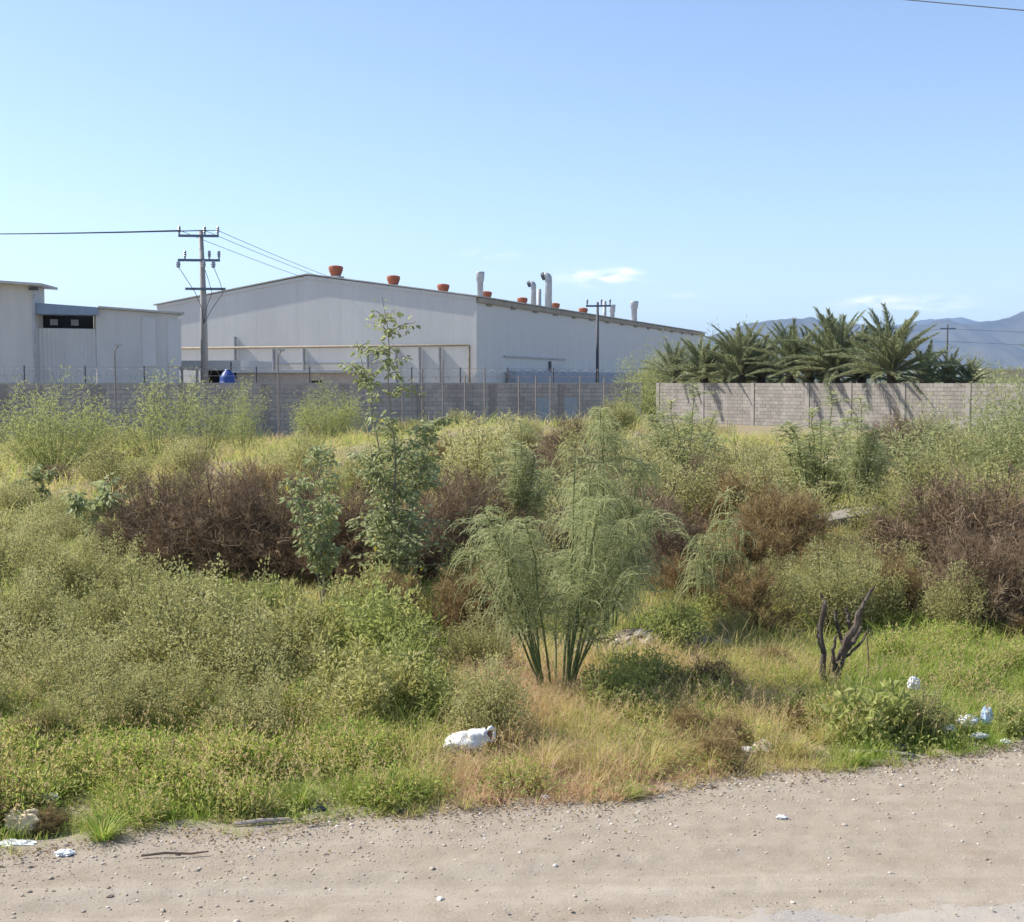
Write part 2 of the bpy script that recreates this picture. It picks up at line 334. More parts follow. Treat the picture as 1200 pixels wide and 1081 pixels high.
ridge('mountain_range', [(400, 440), (700, 420), (900, 396), (1040, 382), (1085, 374), (1105, 371), (1132, 372), (1150, 378), (1250, 385), (1500, 392), (1700, 440)], 9800, 1600, 13, 'paler far mountain ridge beyond the nearer range')

# ------------------------------------------------------------------ the warehouse
def cladding(name, c1, c2):
    m, nt, b, _ = nodes(name); n1 = noise(nt, 1.0, 5, coords(nt, 'Object', (.25, .25, .12))); n2 = noise(nt, 1.0, 6, coords(nt, 'Object', (3.2, 3.2, .10)), .7)
    c = mixc(nt, ramp(nt, n2, [(.42, (0, 0, 0)), (.8, (.3, .3, .3))]), ramp(nt, n1, [(.35, c2), (.65, c1)]), tuple(q * .78 for q in c2)); nt.links.new(c, b.inputs['Base Color']); b.inputs['Roughness'].default_value = .55
    w = nt.nodes.new('ShaderNodeTexWave'); w.inputs['Scale'].default_value = 5.2; w.bands_direction = 'DIAGONAL'; nt.links.new(coords(nt, 'Object', (1, 1, 0)), w.inputs['Vector']); bump(nt, b, w.outputs[1], .1, .01); return m
M['panel'] = cladding('white_cladding', (.60, .595, .58), (.545, .54, .525))
M['panel_b'] = plain('white_wall_paint', (.60, .59, .565), (.50, .49, .47), .8, .6, stretch=(1.5, 1, .3))
M['trim'] = plain('pale_trim', (.40, .36, .30), (.24, .19, .13), .7, 1.6)
M['roofm'] = plain('roof_sheet', (.50, .50, .48), (.36, .35, .32), .6, .8)
M['red'] = plain('red_vent_paint', (.40, .12, .06), (.24, .075, .04), .75, 2.2)
M['galv'] = plain('galvanised_steel', (.47, .48, .50), (.33, .33, .34), .6, 3, .15)
M['dark_steel'] = plain('dark_steel', (.10, .10, .11), (.05, .05, .055), .6, 6)
M['void'] = plain('interior_shade', (.03, .028, .027), (.015, .015, .015), .9, 3)  # near-black colour stands in for the shade inside openings
M['ochre'] = plain('ochre_pipe', (.31, .26, .19), (.22, .18, .13), .6, 3)
M['side_shadow'] = plain('side_shadow_paint', (.36, .39, .44), (.30, .33, .38), .8, 2)  # blue-grey that paints in the shadow low on the side wall
M['bluegrey'] = plain('blue_grey_fascia', (.26, .33, .42), (.20, .26, .34), .6, 2)
ax = np.array([.9303, -.3668]); ay = np.array([.3668, .9303]); WRZ = math.atan2(ax[1], ax[0])
cor = at(558, 348, 97.0); EAVE = cor[2]; WID = 29.0; LEN = 75.0; PEAK = 10.95
wh = thing('warehouse', 'huge pale grey metal warehouse with low gable and red roof vents', 'warehouse', (cor[0], cor[1], 0), WRZ)
def wl_(px, lx):       # local y on the line x = lx of the warehouse that a photo column hits
    k = (px - CX) / F; ox = cor[0] + ax[0] * lx; oy = cor[1] + ax[1] * lx
    return (k * oy - ox) / (ay[0] - k * ay[1])
def wz(py, lx, ly): return CAMH + (HOR - py) / F * (cor[1] + ax[1] * lx + ay[1] * ly)
# gable: vertical cladding sheets, each a part
N = 15
def gz(x): return EAVE + (PEAK - EAVE) * (1 - abs(x + WID / 2) / (WID / 2))
for k in range(N):
    x0 = -WID + WID * k / N + .003; x1 = -WID + WID * (k + 1) / N - .003; mb = MB(); xsn = [x0, x1] if not (x0 < -WID / 2 < x1) else [x0, -WID / 2, x1]
    top = [[x, 0, gz(x)] for x in xsn]; f = [[x0, 0, 0], [x1, 0, 0]] + top[::-1]; bk = [[p[0], .12, p[2]] for p in f]
    q = len(f); mb.add(np.array(f + bk), [list(range(q))]); mb.f.append(np.array([[i, (i + 1) % q, q + (i + 1) % q, q + i][::-1] for i in range(q)]))
    mb.build('cladding_panel', M['panel'], wh)
NS = 25
me = MB().span((-.12, .003, 0), (0, LEN / NS - .003, EAVE)).mesh('side_panel', M['panel'])
for k in range(NS):
    o = bpy.data.objects.new('side_panel', me); col.objects.link(o); o.parent = wh; o.location = (0, .13 + k * (LEN - .13) / NS, 0)
mb = MB(); mb.span((-WID, .13, 0), (-WID + .12, LEN, EAVE)); mb.span((-WID + .13, LEN - .12, 0), (-.13, LEN, EAVE)); mb.span((-WID + .2, .13, 0), (-.13, .2, EAVE - .4)); mb.span((-.2, .25, 0), (-.13, LEN - .2, EAVE - .4))
mb.build('back_wall', M['panel'], wh)
mb = MB()
for s in (0, 1):
    xe = -WID - .25 if s else .3; ze = EAVE - .02; a = np.array([xe, -.18, ze]); b2 = np.array([-WID / 2, -.18, PEAK + .06]); c2 = b2 + [0, LEN + .36, 0]; d2 = a + [0, LEN + .36, 0]
    up = np.array([0, 0, .09]); mb.add(np.array([a, b2, c2, d2, a + up, b2 + up, c2 + up, d2 + up]), [[3, 2, 1, 0], [4, 5, 6, 7], [0, 1, 5, 4], [1, 2, 6, 5], [2, 3, 7, 6], [3, 0, 4, 7]])
mb.build('roof', M['roofm'], wh)
MB().span((.02, .1, EAVE - .42), (.22, LEN, EAVE - .06)).build('gutter', M['trim'], wh)
mb = MB()
for s in (-1, 1):
    x0 = -WID / 2; x1 = 0 if s > 0 else -WID; a = np.array([x1, -.06, EAVE - .28]); b2 = np.array([x0, -.06, PEAK - .28]); up = np.array([0, 0, .26])
    y3 = np.array([0, .05, 0]); mb.add(np.array([a, b2, b2 + up, a + up, a + y3, b2 + y3, b2 + up + y3, a + up + y3]), [[0, 1, 2, 3], [7, 6, 5, 4], [0, 3, 7, 4], [1, 5, 6, 2], [2, 6, 7, 3], [0, 4, 5, 1]])
mb.build('gable_trim', M['panel'], wh)
MB().span((-.10, -.05, 0), (.06, .10, EAVE - .45)).build('corner_trim', M['panel'], wh)
for k in range(14):
    y = 2 + k * 5.1; MB().span((.03, y, EAVE - .58), (.12, y + .9, EAVE - .44)).build('gutter_bracket', M['ochre'], wh)
# ridge vents
def lathe(mb, prof, n=14, c=(0, 0, 0), c0=.5):
    pts = np.array([[r * math.cos(q * 2 * math.pi / n), r * math.sin(q * 2 * math.pi / n), z] for r, z in prof for q in range(n)]) + np.asarray(c, float); k = len(prof)
    f = np.array([[i * n + j, i * n + (j + 1) % n, (i + 1) * n + (j + 1) % n, (i + 1) * n + j] for i in range(k - 1) for j in range(n)]); mb.add(pts, f, np.full(len(pts), c0))
    if prof[-1][0] > 1e-4: mb.f.append(np.array([[mb.n - n + j for j in range(n)]]))
    return mb
vent = lathe(MB(), [(.42, -.3), (.42, .25), (.5, .25), (.72, .75), (.74, .95), (.70, 1.08), (.4, 1.16), (.02, 1.2)], 16).mesh('roof_vent', M['red'])
vbase = MB().span((-.6, -.6, -.3), (.6, .6, .2)).mesh('vent_curb', M['galv'])
for px in (395, 462, 520, 570, 612, 650, 683):
    y = wl_(px, -WID / 2); o = bpy.data.objects.new('roof_vent', vent); col.objects.link(o); o.parent = wh; o.location = (-WID / 2, y, PEAK + .1); o.scale = (.82, .82, .9)
    q = bpy.data.objects.new('vent_curb', vbase); col.objects.link(q); q.parent = o
def stack(px, top, lx, dia, kind):
    ly = wl_(px, lx); z1 = wz(top, lx, ly); z0 = gz(lx) - .3; r = dia * .43; mb = MB()
    if kind == 'cap':
        lathe(mb, [(r, z0), (r, z1 - .9), (r * 1.25, z1 - .88), (r * 1.45, z1 - .1), (r * 1.4, z1), (.02, z1 + .02)], 14)
    elif kind == 'elbow':
        pts = [[0, 0, z0], [0, 0, z1 - r * 2.0]] + [[-(1 - math.cos(a)) * r * .95, 0, z1 - r * 2.0 + math.sin(a) * r * .95] for a in np.linspace(.3, 1.75, 6)]
        mb.tube(pts, r, 12)
    else: lathe(mb, [(r, z0), (r, z1), (.02, z1)], 10)
    o = mb.build('exhaust_stack', M['galv'], wh, True); o.location = (lx, ly, 0)
    if kind == 'elbow':
        e = np.array(pts[-1]); d = np.array([-1, 0, -.35]); q = MB().tube([e - d * .02, e + d * .28], r * 1.12, 12).build('stack_hood', M['dark_steel'], o)
    else:
        q = lathe(MB(), [(r * 1.12, z0 + .2), (r * 1.12, z0 + .45), (r * .9, z0 + .46)], 12).build('stack_flashing', M['galv'], o)
stack(563, 320, -9, .66, 'cap'); stack(625, 330, -9, .66, 'elbow'); stack(631.5, 340, -8, .55, 'plain'); stack(642.5, 320, -7, .85, 'elbow')
stack(708, 354, -6, .5, 'plain'); stack(717, 358, -6, .6, 'cap'); stack(742.5, 354, -7, .85, 'cap')
# ochre pipe across the gable and other fittings
zp = wz(407, -14, 0)
MB().tube([[-28.5, -.35, zp], [-.55, -.35, zp], [-.42, -.35, zp - .1], [-.42, -.35, zp - .3], [-.42, -.35, .1]], .09, 8).build('pipe', M['ochre'], wh, True)
for px in (283, 330, 366, 440, 472, 498, 520):
    lx = -((558 - px) / 375 * 29); MB().span((lx - .04, -.33, 0), (lx + .04, -.02, zp + (.9 if px == 283 else -.12))).build('pipe_bracket', M['galv'], wh)
MB().span((-23.5, -.2, zp - 1.35), (-8, -.1, zp - 1.27)).build('cable_tray', M['galv'], wh)
y0 = wl_(590, 0); y1 = wl_(662, 0); zc = wz(418, 0, y0)
MB().span((.02, y0, zc - .06), (.14, y1, zc + .06)).build('conduit', M['galv'], wh)
yd = wl_(645, 0); yd2 = wl_(661, 0)
MB().span((.02, yd, 0), (.1, yd2, wz(428, 0, yd))).build('side_door', M['panel_b'], wh)
MB().span((.02, yd - .5, 0), (.12, yd - .05, wz(424, 0, yd))).build('door_frame', M['dark_steel'], wh)
# blue-grey strip along the side wall whose colour imitates the shadow there
side_shadow = MB().span((.25, wl_(592, 0), 0), (.9, wl_(760, 0), 3.4)).build('side_shadow_strip', M['side_shadow'], wh)

# ------------------------------------------------------------------ buildings on the left
def along(px0, Y0, px1, Y1):
    a = np.array([(px0 - CX) / F * Y0, Y0]); b2 = np.array([(px1 - CX) / F * Y1, Y1]); d = b2 - a; return a, np.linalg.norm(d), math.atan2(d[1], d[0])
a, L, rz = along(-240, 68.6, 42, 69.6)
A = thing('factory_building', 'tall white factory block with thin overhanging sheet roof', 'building', (a[0], a[1], 0), rz)
hA = CAMH + (HOR - 335) / F * 69.6
MB().span((0, 0, 0), (L, 2.2, hA)).build('wall', M['panel_b'], A)
mb = MB(); zl = hA + .75; zr = hA + .02
mb.add(np.array([[-.4, -.7, zl], [L + .65, -.7, zr - .12], [L + .65, 2.5, zr - .12], [-.4, 2.5, zl], [-.4, -.7, zl + .14], [L + .65, -.7, zr + .02], [L + .65, 2.5, zr + .02], [-.4, 2.5, zl + .14]]), [[3, 2, 1, 0], [4, 5, 6, 7], [0, 1, 5, 4], [1, 2, 6, 5], [2, 3, 7, 6], [3, 0, 4, 7]])
mb.build('roof', M['roofm'], A)
mb = MB(); mb.add(np.array([[0, .01, hA], [L, .01, hA], [0, .01, hA + .72], [0, 2.1, hA], [L, 2.1, hA], [0, 2.1, hA + .72]]), [[0, 1, 2], [5, 4, 3], [0, 2, 5, 3]]); mb.build('gable', M['panel_b'], A)
MB().span((L - .12, -.4, hA - .30), (L + .3, -.02, hA - .14)).build('eave_bracket', M['dark_steel'], A)
MB().tube([[L + .05, -.08, hA - .5], [L + .05, -.08, 0]], .07, 8).build('downpipe', M['galv'], A)
a, L, rz = along(43, 70, 211, 73)
B = thing('factory_building', 'lower white factory bay with open clerestory above corrugated sheets', 'building', (a[0], a[1], 0), rz)
zB0 = CAMH + (HOR - 356) / F * 70; zB1 = CAMH + (HOR - 368) / F * 73; f1 = (113 - 43) / 168 * L
def zt(x): return zB0 + (zB1 - zB0) * x / L
def wedge(mb, x0, x1, y0, y1, z0, off=0):
    v = [[x0, y0, z0], [x1, y0, z0], [x1, y0, zt(x1) + off], [x0, y0, zt(x0) + off]]; v = v + [[p[0], y1, p[2]] for p in v]
    return mb.add(np.array(v), [[0, 1, 2, 3], [7, 6, 5, 4], [0, 3, 7, 4], [1, 5, 6, 2], [2, 6, 7, 3], [0, 4, 5, 1]])
wedge(MB(), f1, L, 0, 13, 0, -.06).build('wall', M['panel_b'], B)
zw0 = CAMH + (HOR - 385) / F * 70; zw1 = CAMH + (HOR - 369) / F * 70
wedge(MB(), .04, f1 + .1, -.30, 1.0, zw1).build('fascia', M['bluegrey'], B)
mb = MB(); mb.span((.02, 1.3, zw0 - .3), (f1 - .02, 1.4, zw1 + .4)); mb.build('clerestory_opening', M['void'], B)  # solid near-black sheet, the shade behind the opening put in as colour
for q in (1.1, 2.2): MB().span((q - .45 * .5, 1.22, zw0 + .22), (q + .18, 1.28, zw1 - .2)).build('skylight', M['galv'], B)
mb = MB(); n = int(f1 / .11); t = np.linspace(0, f1 - .02, n * 2 + 1); yy = np.where(np.arange(len(t)) % 4 < 2, 0, .035)
v = np.concatenate([np.stack([t, yy, 0 * t], 1), np.stack([t, yy, 0 * t + zw0], 1)]); k = len(t)
mb.add(v, [[i, i + 1, k + i + 1, k + i] for i in range(k - 1)]); mb.build('corrugated_sheet', M['panel_b'], B)
mb = MB(); mb.span((.02, 3, 0), (f1 - .02, 13, zw1)); mb.build('inner_wall', M['panel_b'], B)
wedge(MB(), f1 - .1, L + .35, -.25, 13.2, zB1 - 3, 0) if False else None
mb = MB(); v = [[-.6, 1.02, zt(-.6) - .02], [L + .3, -.22, zt(L + .3) - .05], [L + .3, 13.3, zt(L + .3) - .05], [-.6, 13.3, zt(-.6) - .02]]
v = [[f1 + .11, -.22, zt(f1) - .05], [L + .3, -.22, zt(L + .3) - .05], [L + .3, 13.3, zt(L + .3) - .05], [f1 + .11, 13.3, zt(f1) - .05]]; v = v + [[p[0], p[1], p[2] + .12] for p in v]
mb.add(np.array(v), [[3, 2, 1, 0], [4, 5, 6, 7], [0, 1, 5, 4], [1, 2, 6, 5], [2, 3, 7, 6], [3, 0, 4, 7]]); mb.build('roof', M['roofm'], B)
for q in (.55, .86):
    x = f1 + (L - f1) * q; MB().span((x, -.035, 3.4), (x + .75, -.003, zt(x) - .4)).build('patch_panel', M['panel'], B)
# low canopy with a dark opening, tank and small shed in front of the warehouse
a, L, rz = along(211, 79, 283, 78.2)
S1 = thing('loading_canopy', 'small white canopy over a dark open bay beside factory', 'canopy', (a[0], a[1], 0), rz); zc = CAMH + (HOR - 423) / F * 79; zo = CAMH + (HOR - 434) / F * 79
MB().span((0, 0, zo), (L, 5, zc)).build('canopy_roof', M['panel_b'], S1); MB().span((.05, 3.2, 0), (L - .05, 3.3, zo - .01)).build('back_wall', M['void'], S1)  # back wall coloured near-black for the shade inside the bay
for x in (.1, 1.1, L - .15): MB().span((x - .06, .1, 0), (x + .06, .22, zo - .004)).build('post', M['galv'], S1)
a, L, rz = along(278, 74.5, 418, 73.5)
S2 = thing('shed', 'low beige shed with flat pale roof behind block wall', 'shed', (a[0], a[1], 0), rz); zs = CAMH + (HOR - 434) / F * 74
M['beige'] = plain('beige_plaster', (.52, .44, .36), (.42, .35, .28), .85, 1.2)
MB().span((0, 0, 0), (L, 4, zs - .16)).build('wall', M['beige'], S2); MB().span((-.2, -.3, zs - .155), (L + .12, 4.2, zs)).build('roof', M['panel_b'], S2)
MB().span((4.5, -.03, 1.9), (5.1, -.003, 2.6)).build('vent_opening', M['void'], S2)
p = at(267, 448, 70.0)
M['blue_tank'] = plain('blue_plastic', (.03, .075, .28), (.025, .06, .22), .45, 2)
T_ = thing('water_tank', 'round blue plastic water tank beside the beige shed', 'tank', (p[0], p[1], 0))
lathe(MB(), [(.36, 0), (.40, .06), (.42, 1.5), (.44, 1.6), (.44, 2.72), (.40, 2.82), (.25, 3.05), (.15, 3.12), (.15, 3.2), (.02, 3.22)], 20).build('tank_body', M['blue_tank'], T_, True)
mb = MB()
for z in (.6, 1.1, 2.0, 2.4): lathe(mb, [(.425, z), (.465, z + .04), (.465, z + .09), (.425, z + .13)], 20)
mb.build('rib', M['blue_tank'], T_, True)
MB().tube([[.18, 0, 3.1], [.18, 0, 3.6]], .05, 8).build('vent_pipe', M['dark_steel'], T_)

# ------------------------------------------------------------------ block walls
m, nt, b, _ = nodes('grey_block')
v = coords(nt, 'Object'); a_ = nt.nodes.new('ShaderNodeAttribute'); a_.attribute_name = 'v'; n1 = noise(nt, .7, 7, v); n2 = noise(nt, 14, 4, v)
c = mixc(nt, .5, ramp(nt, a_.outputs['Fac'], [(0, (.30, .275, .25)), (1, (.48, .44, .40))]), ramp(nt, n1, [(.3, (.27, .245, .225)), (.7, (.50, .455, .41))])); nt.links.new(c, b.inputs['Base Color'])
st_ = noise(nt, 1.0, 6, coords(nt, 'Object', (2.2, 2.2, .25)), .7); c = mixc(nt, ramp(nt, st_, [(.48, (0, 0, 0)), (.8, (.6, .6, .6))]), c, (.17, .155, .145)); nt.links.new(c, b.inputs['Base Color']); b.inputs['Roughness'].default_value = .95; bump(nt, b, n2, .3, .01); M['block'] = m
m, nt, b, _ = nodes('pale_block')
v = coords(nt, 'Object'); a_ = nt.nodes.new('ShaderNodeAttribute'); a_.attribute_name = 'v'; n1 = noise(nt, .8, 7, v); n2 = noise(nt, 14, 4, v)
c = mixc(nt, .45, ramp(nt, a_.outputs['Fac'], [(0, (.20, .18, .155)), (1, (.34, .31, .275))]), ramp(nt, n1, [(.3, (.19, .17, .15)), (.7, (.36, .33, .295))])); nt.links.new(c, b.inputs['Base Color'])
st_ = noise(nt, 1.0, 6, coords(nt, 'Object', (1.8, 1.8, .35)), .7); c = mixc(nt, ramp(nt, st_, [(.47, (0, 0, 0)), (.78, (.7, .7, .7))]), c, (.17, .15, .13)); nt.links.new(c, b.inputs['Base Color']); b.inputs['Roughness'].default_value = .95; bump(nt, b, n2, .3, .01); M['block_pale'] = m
M['mortar'] = plain('mortar', (.24, .225, .21), (.17, .16, .15), .95, 3)
M['pilaster'] = plain('pilaster_concrete', (.33, .30, .27), (.24, .22, .20), .95, 2, bmp=.3)
M['concrete'] = plain('concrete', (.42, .40, .37), (.32, .30, .28), .9, 2, bmp=.3)
def block_wall(name, label, px0, Y0, px1, Y1, top, mat, pil, jut=.014):
    a, L, rz = along(px0, Y0, px1, Y1); w = thing(name, label, 'wall', (a[0], a[1], 0), rz)
    MB().span((0, .02, -.6), (L, .15, top - .012)).build('core', M['mortar'], w)
    mb = MB(); bw, bh = .40, .20; rows = int(top / bh) + 3
    for r in range(rows):
        z1 = top - r * bh; z0 = z1 - bh + .014; x = -bw * .5 * (r % 2)
        while x < L:
            x0 = max(x, 0) + .006; x1 = min(x + bw, L) - .006
            if x1 - x0 > .05: mb.span((x0, rng.uniform(-.006, .006), z0), (x1, .16, z1), rng.random())
            x += bw
    struct(mb.build('blocks', mat, w), 'stuff')
    for x in pil:
        if 0 <= x <= L: MB().span((x - .14, -.035, -.5), (x + .14, .19, top + .015)).build('pilaster', M['pilaster'], w)
    return w, L
WT = 2.38
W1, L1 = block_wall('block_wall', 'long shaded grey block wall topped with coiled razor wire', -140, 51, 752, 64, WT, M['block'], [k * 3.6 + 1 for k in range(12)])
MB().span((0, -.02, WT + .004), (L1, .18, WT + .09)).build('coping', M['concrete'], W1)
M['blue_paint'] = plain('faded_blue_paint', (.28, .35, .40), (.35, .36, .36), .9, 3)
M['rusty'] = plain('rusty_wire', (.28, .25, .23), (.18, .16, .15), .7, 5)
def wx(px):
    k = (px - CX) / F; a, L, rz = along(-140, 51, 752, 64); d = (math.cos(rz), math.sin(rz)); return (k * a[1] - a[0]) / (d[0] - k * d[1])
for x0, x1 in ((628, 645), (659, 676)):
    MB().span((wx(x0), -.03, .55), (wx(x1), -.015, 1.75)).build('painted_patch', M['blue_paint'], W1)
t = np.linspace(0, L1, int(L1 * 26)); ph = t * 2 * math.pi / .62
for q, (rr, dz) in enumerate(((.27, .34),)):
    pts = np.stack([t, .08 + rr * np.cos(ph), WT + .09 + dz + rr * np.sin(ph)], 1); sd_ = np.tile(np.array([[1.0, 0, 0]]), (1, 1))
    MB().tube(pts, .008, 3, False).build('razor_coil', M['rusty'], W1)
me = MB().span((-.025, -.025, 0), (.025, .025, .72)).mesh('coil_post', M['dark_steel'])
for k in range(int(L1 / 2.4)):
    o = bpy.data.objects.new('coil_post', me); col.objects.link(o); o.parent = W1; o.location = (.6 + k * 2.4, .08, WT + .085)
for z in (.3, .66): MB().tube([[0, .08, WT + .09 + z], [L1, .08, WT + .09 + z]], .007, 4).build('strand', M['rusty'], W1)
# post-and-wire fence standing in front of the wall
a, L, rz = along(310, 55.6, 740, 62.2)
Fn = thing('wire_fence', 'thin wire fence on slim steel posts in front of block wall', 'fence', (a[0], a[1], 0), rz)
def fxx(px):
    k = (px - CX) / F; d = (math.cos(rz), math.sin(rz)); return (k * a[1] - a[0]) / (d[0] - k * d[1])
me = MB().span((-.025, -.025, -.3), (.025, .025, 3.2)).mesh('post', M['rusty'])
for px in (328, 375, 435, 472, 495, 519, 545, 568, 608, 628, 645, 680, 708):
    o = bpy.data.objects.new('post', me); col.objects.link(o); o.parent = Fn; x = fxx(px)
    o.location = (x, 0, float(H(a[0] + math.cos(rz) * x, a[1] + math.sin(rz) * x)))
    o.scale.z = {435: 1.0, 495: .98, 519: 1.08, 568: 1.0}.get(px, .88)
for z in (.7, 1.3, 1.9, 2.4, 2.7): MB().tube([[fxx(328), -.04, z], [fxx(708), -.04, z]], .006, 4).build('strand', M['rusty'], Fn)
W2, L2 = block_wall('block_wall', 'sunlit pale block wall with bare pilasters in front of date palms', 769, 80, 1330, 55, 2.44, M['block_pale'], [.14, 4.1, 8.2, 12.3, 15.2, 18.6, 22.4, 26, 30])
# slender posts with a bent tip
for px, Y, top, lab in ((135, 50, 405, 'slender bent-top steel post rising beside the factory bay'), (326, 53.5, 411, 'tall bent-top steel post rising beside the beige shed')):
    p = at(px, 448, Y); z = CAMH + (HOR - top) / F * Y; t = thing('bent_post', lab, 'post', (p[0], p[1], 0))
    MB().tube([[0, 0, -.2], [0, 0, z - .35]], .028, 8).build('shaft', M['rusty'], t); MB().tube([[0, 0, z - .38], [.02, -.02, z - .2], [.18, -.05, z]], .026, 8).build('bent_tip', M['rusty'], t)
    MB().span((.05, -.16, z - .03), (.3, .04, z + .05)).build('lamp_head', M['galv'], t)

# ------------------------------------------------------------------ utility poles and wires
M['pole'] = plain('pole_concrete', (.40, .37, .34), (.30, .28, .26), .85, 4)
M['arm'] = plain('crossarm_steel', (.14, .19, .25), (.09, .12, .16), .6, 6)
M['cable'] = plain('cable', (.05, .06, .075), (.04, .045, .055), .6, 3)
M['porcelain'] = plain('porcelain', (.30, .34, .40), (.22, .25, .3), .3, 3)
Y = 75.0; p = at(240, 448, Y); px2m = Y / F
UP = thing('utility_pole', 'tall concrete utility pole with three steel crossarms above block wall', 'utility pole', (p[0], p[1], 0), R(4))
zf = lambda py: CAMH + (HOR - py) * px2m
MB().tube([[0, 0, -.3], [0, 0, zf(360)], [-.1, 0, zf(272)]], [.23, .19, .12], 12).build('shaft', M['pole'], UP, True)
ins = lathe(MB(), [(.05, 0), (.05, .1), (.09, .14), (.06, .18), (.10, .24), (.06, .29), (.09, .35), (.04, .42), (.01, .43)], 10).mesh('insulator', M['porcelain'])
def arm(x0, x1, py, spots, hang=()):
    z = zf(py); o = MB().span((x0 * px2m, -.26, z - .07), (x1 * px2m, -.14, z + .07)).build('crossarm', M['arm'], UP)
    for s in spots:
        q = bpy.data.objects.new('insulator', ins); col.objects.link(q); q.parent = o; q.location = (s * px2m, -.2, z + .07); q.scale = (1.1, 1.1, 1.15)
    for s in hang:
        q = bpy.data.objects.new('fuse_cutout', ins); col.objects.link(q); q.parent = o; q.location = (s * px2m, -.28, z - .02); q.rotation_euler = (R(160), 0, 0); q.scale = (1.4, 1.4, 1.1)
arm(-27, 19, 279, (-26, 3, 18)); arm(-28, 20, 307, (-20, 8, 19), (-27, 2, 13)); arm(-20, 26, 340, ())
mb = MB()
for x0, x1 in ((-27, -3), (2, 8), (13, 22)):
    pts = [[x0 * px2m, -.3, zf(315)], [(x0 * .55 + x1 * .45 + (3 if x0 > 0 else 0)) * px2m, -.34, zf(332)], [(x1 + (4 if x0 > 0 else -6)) * px2m * .9, -.33, zf(345)], [(x1 * .5) * px2m, -.28, zf(362)], [0.02, -.24, zf(380)]]
    mb.tube(pts, .018, 5)
mb.build('drop_wire', M['cable'], UP)
def wire(name, label, a, b, sag, r, cat='power line', n=24, group=None):
    a = np.asarray(a, float); b = np.asarray(b, float); t = np.linspace(0, 1, n)[:, None]; pts = a * (1 - t) + b * t; pts[:, 2] -= sag * 4 * (t * (1 - t))[:, 0]
    return tag(MB().tube(pts, r, 5).build(name, M['cable'], None, True), label, cat, group)
for s in (-26, 3, 18):
    a = np.array([p[0] + s * px2m, p[1] - .2, zf(272.5)])
    wire('power_line', 'thin power line running away from the crossarms over factory roof', a, a + [-62, -6, 1.4], 1.0, .022, group='power lines over the factory')
    wire('power_line', 'thin power line running from pole over the warehouse ridge', a, [a[0] + 10, a[1] + 105, zf(272.5) + .9], .9, .016, group='power lines over the warehouse')
p2 = at(700, 448, 112); UP2 = thing('utility_pole', 'distant slim utility pole with one crossarm by warehouse side', 'utility pole', (p2[0], p2[1], 0), R(-12)); z2 = CAMH + (HOR - 355) / F * 112
MB().tube([[0, 0, -.3], [0, 0, z2]], [.16, .11], 10).build('shaft', M['dark_steel'], UP2, True); MB().span((-1.0, -.2, z2 - .42), (1.2, -.1, z2 - .26)).build('crossarm', M['arm'], UP2)
for s in (-.9, .35, 1.1):
    q = bpy.data.objects.new('insulator', ins); col.objects.link(q); q.parent = UP2; q.location = (s, -.15, z2 - .26); q.scale = (1.2, 1.2, 1.2)
p3 = at(1109, 448, 260); UP3 = thing('utility_pole', 'faraway utility pole against the blue mountains', 'utility pole', (p3[0], p3[1], 0)); z3 = CAMH + (HOR - 381) / F * 260
MB().tube([[0, 0, -.3], [0, 0, z3]], [.26, .18], 8).build('shaft', M['dark_steel'], UP3, True); MB().span((-1.6, -.3, z3 - 1.0), (1.6, -.1, z3 - .7)).build('crossarm', M['arm'], UP3)
for dz, py in ((-.85, 391), (-3.4, 404)):
    wire('power_line', 'pale far wire strung past the mountains from faraway pole', [p3[0], p3[1] - .3, z3 + dz], [p3[0] + 70, p3[1] + 10, z3 + dz - .8], .6, .03, group='far wires by the mountains')
    wire('power_line', 'pale far wire strung past the mountains from faraway pole', [p3[0], p3[1] - .3, z3 + dz], [p3[0] - 60, p3[1] + 60, z3 + dz - .6], .6, .03, group='far wires by the mountains')
a = at(1040, -2, 30); b2 = at(1206, 13, 27); d = b2 - a
wire('overhead_cable', 'dark overhead cable crossing the open sky above palms', a - d * 8, b2 + d * 8, .0, .012, 'cable')
# far pale shed roof
p4 = at(1186, 448, 240); FS = thing('far_shed', 'faraway low white shed roof beyond the palms', 'shed', (p4[0], p4[1], 0)); z4 = CAMH + (HOR - 432) / F * 240
MB().span((-5, 0, 0), (14, 9, z4 - .3)).build('wall', M['beige'], FS); MB().span((-5.4, -.4, z4 - .295), (14.4, 9.4, z4)).build('roof', M['panel_b'], FS)

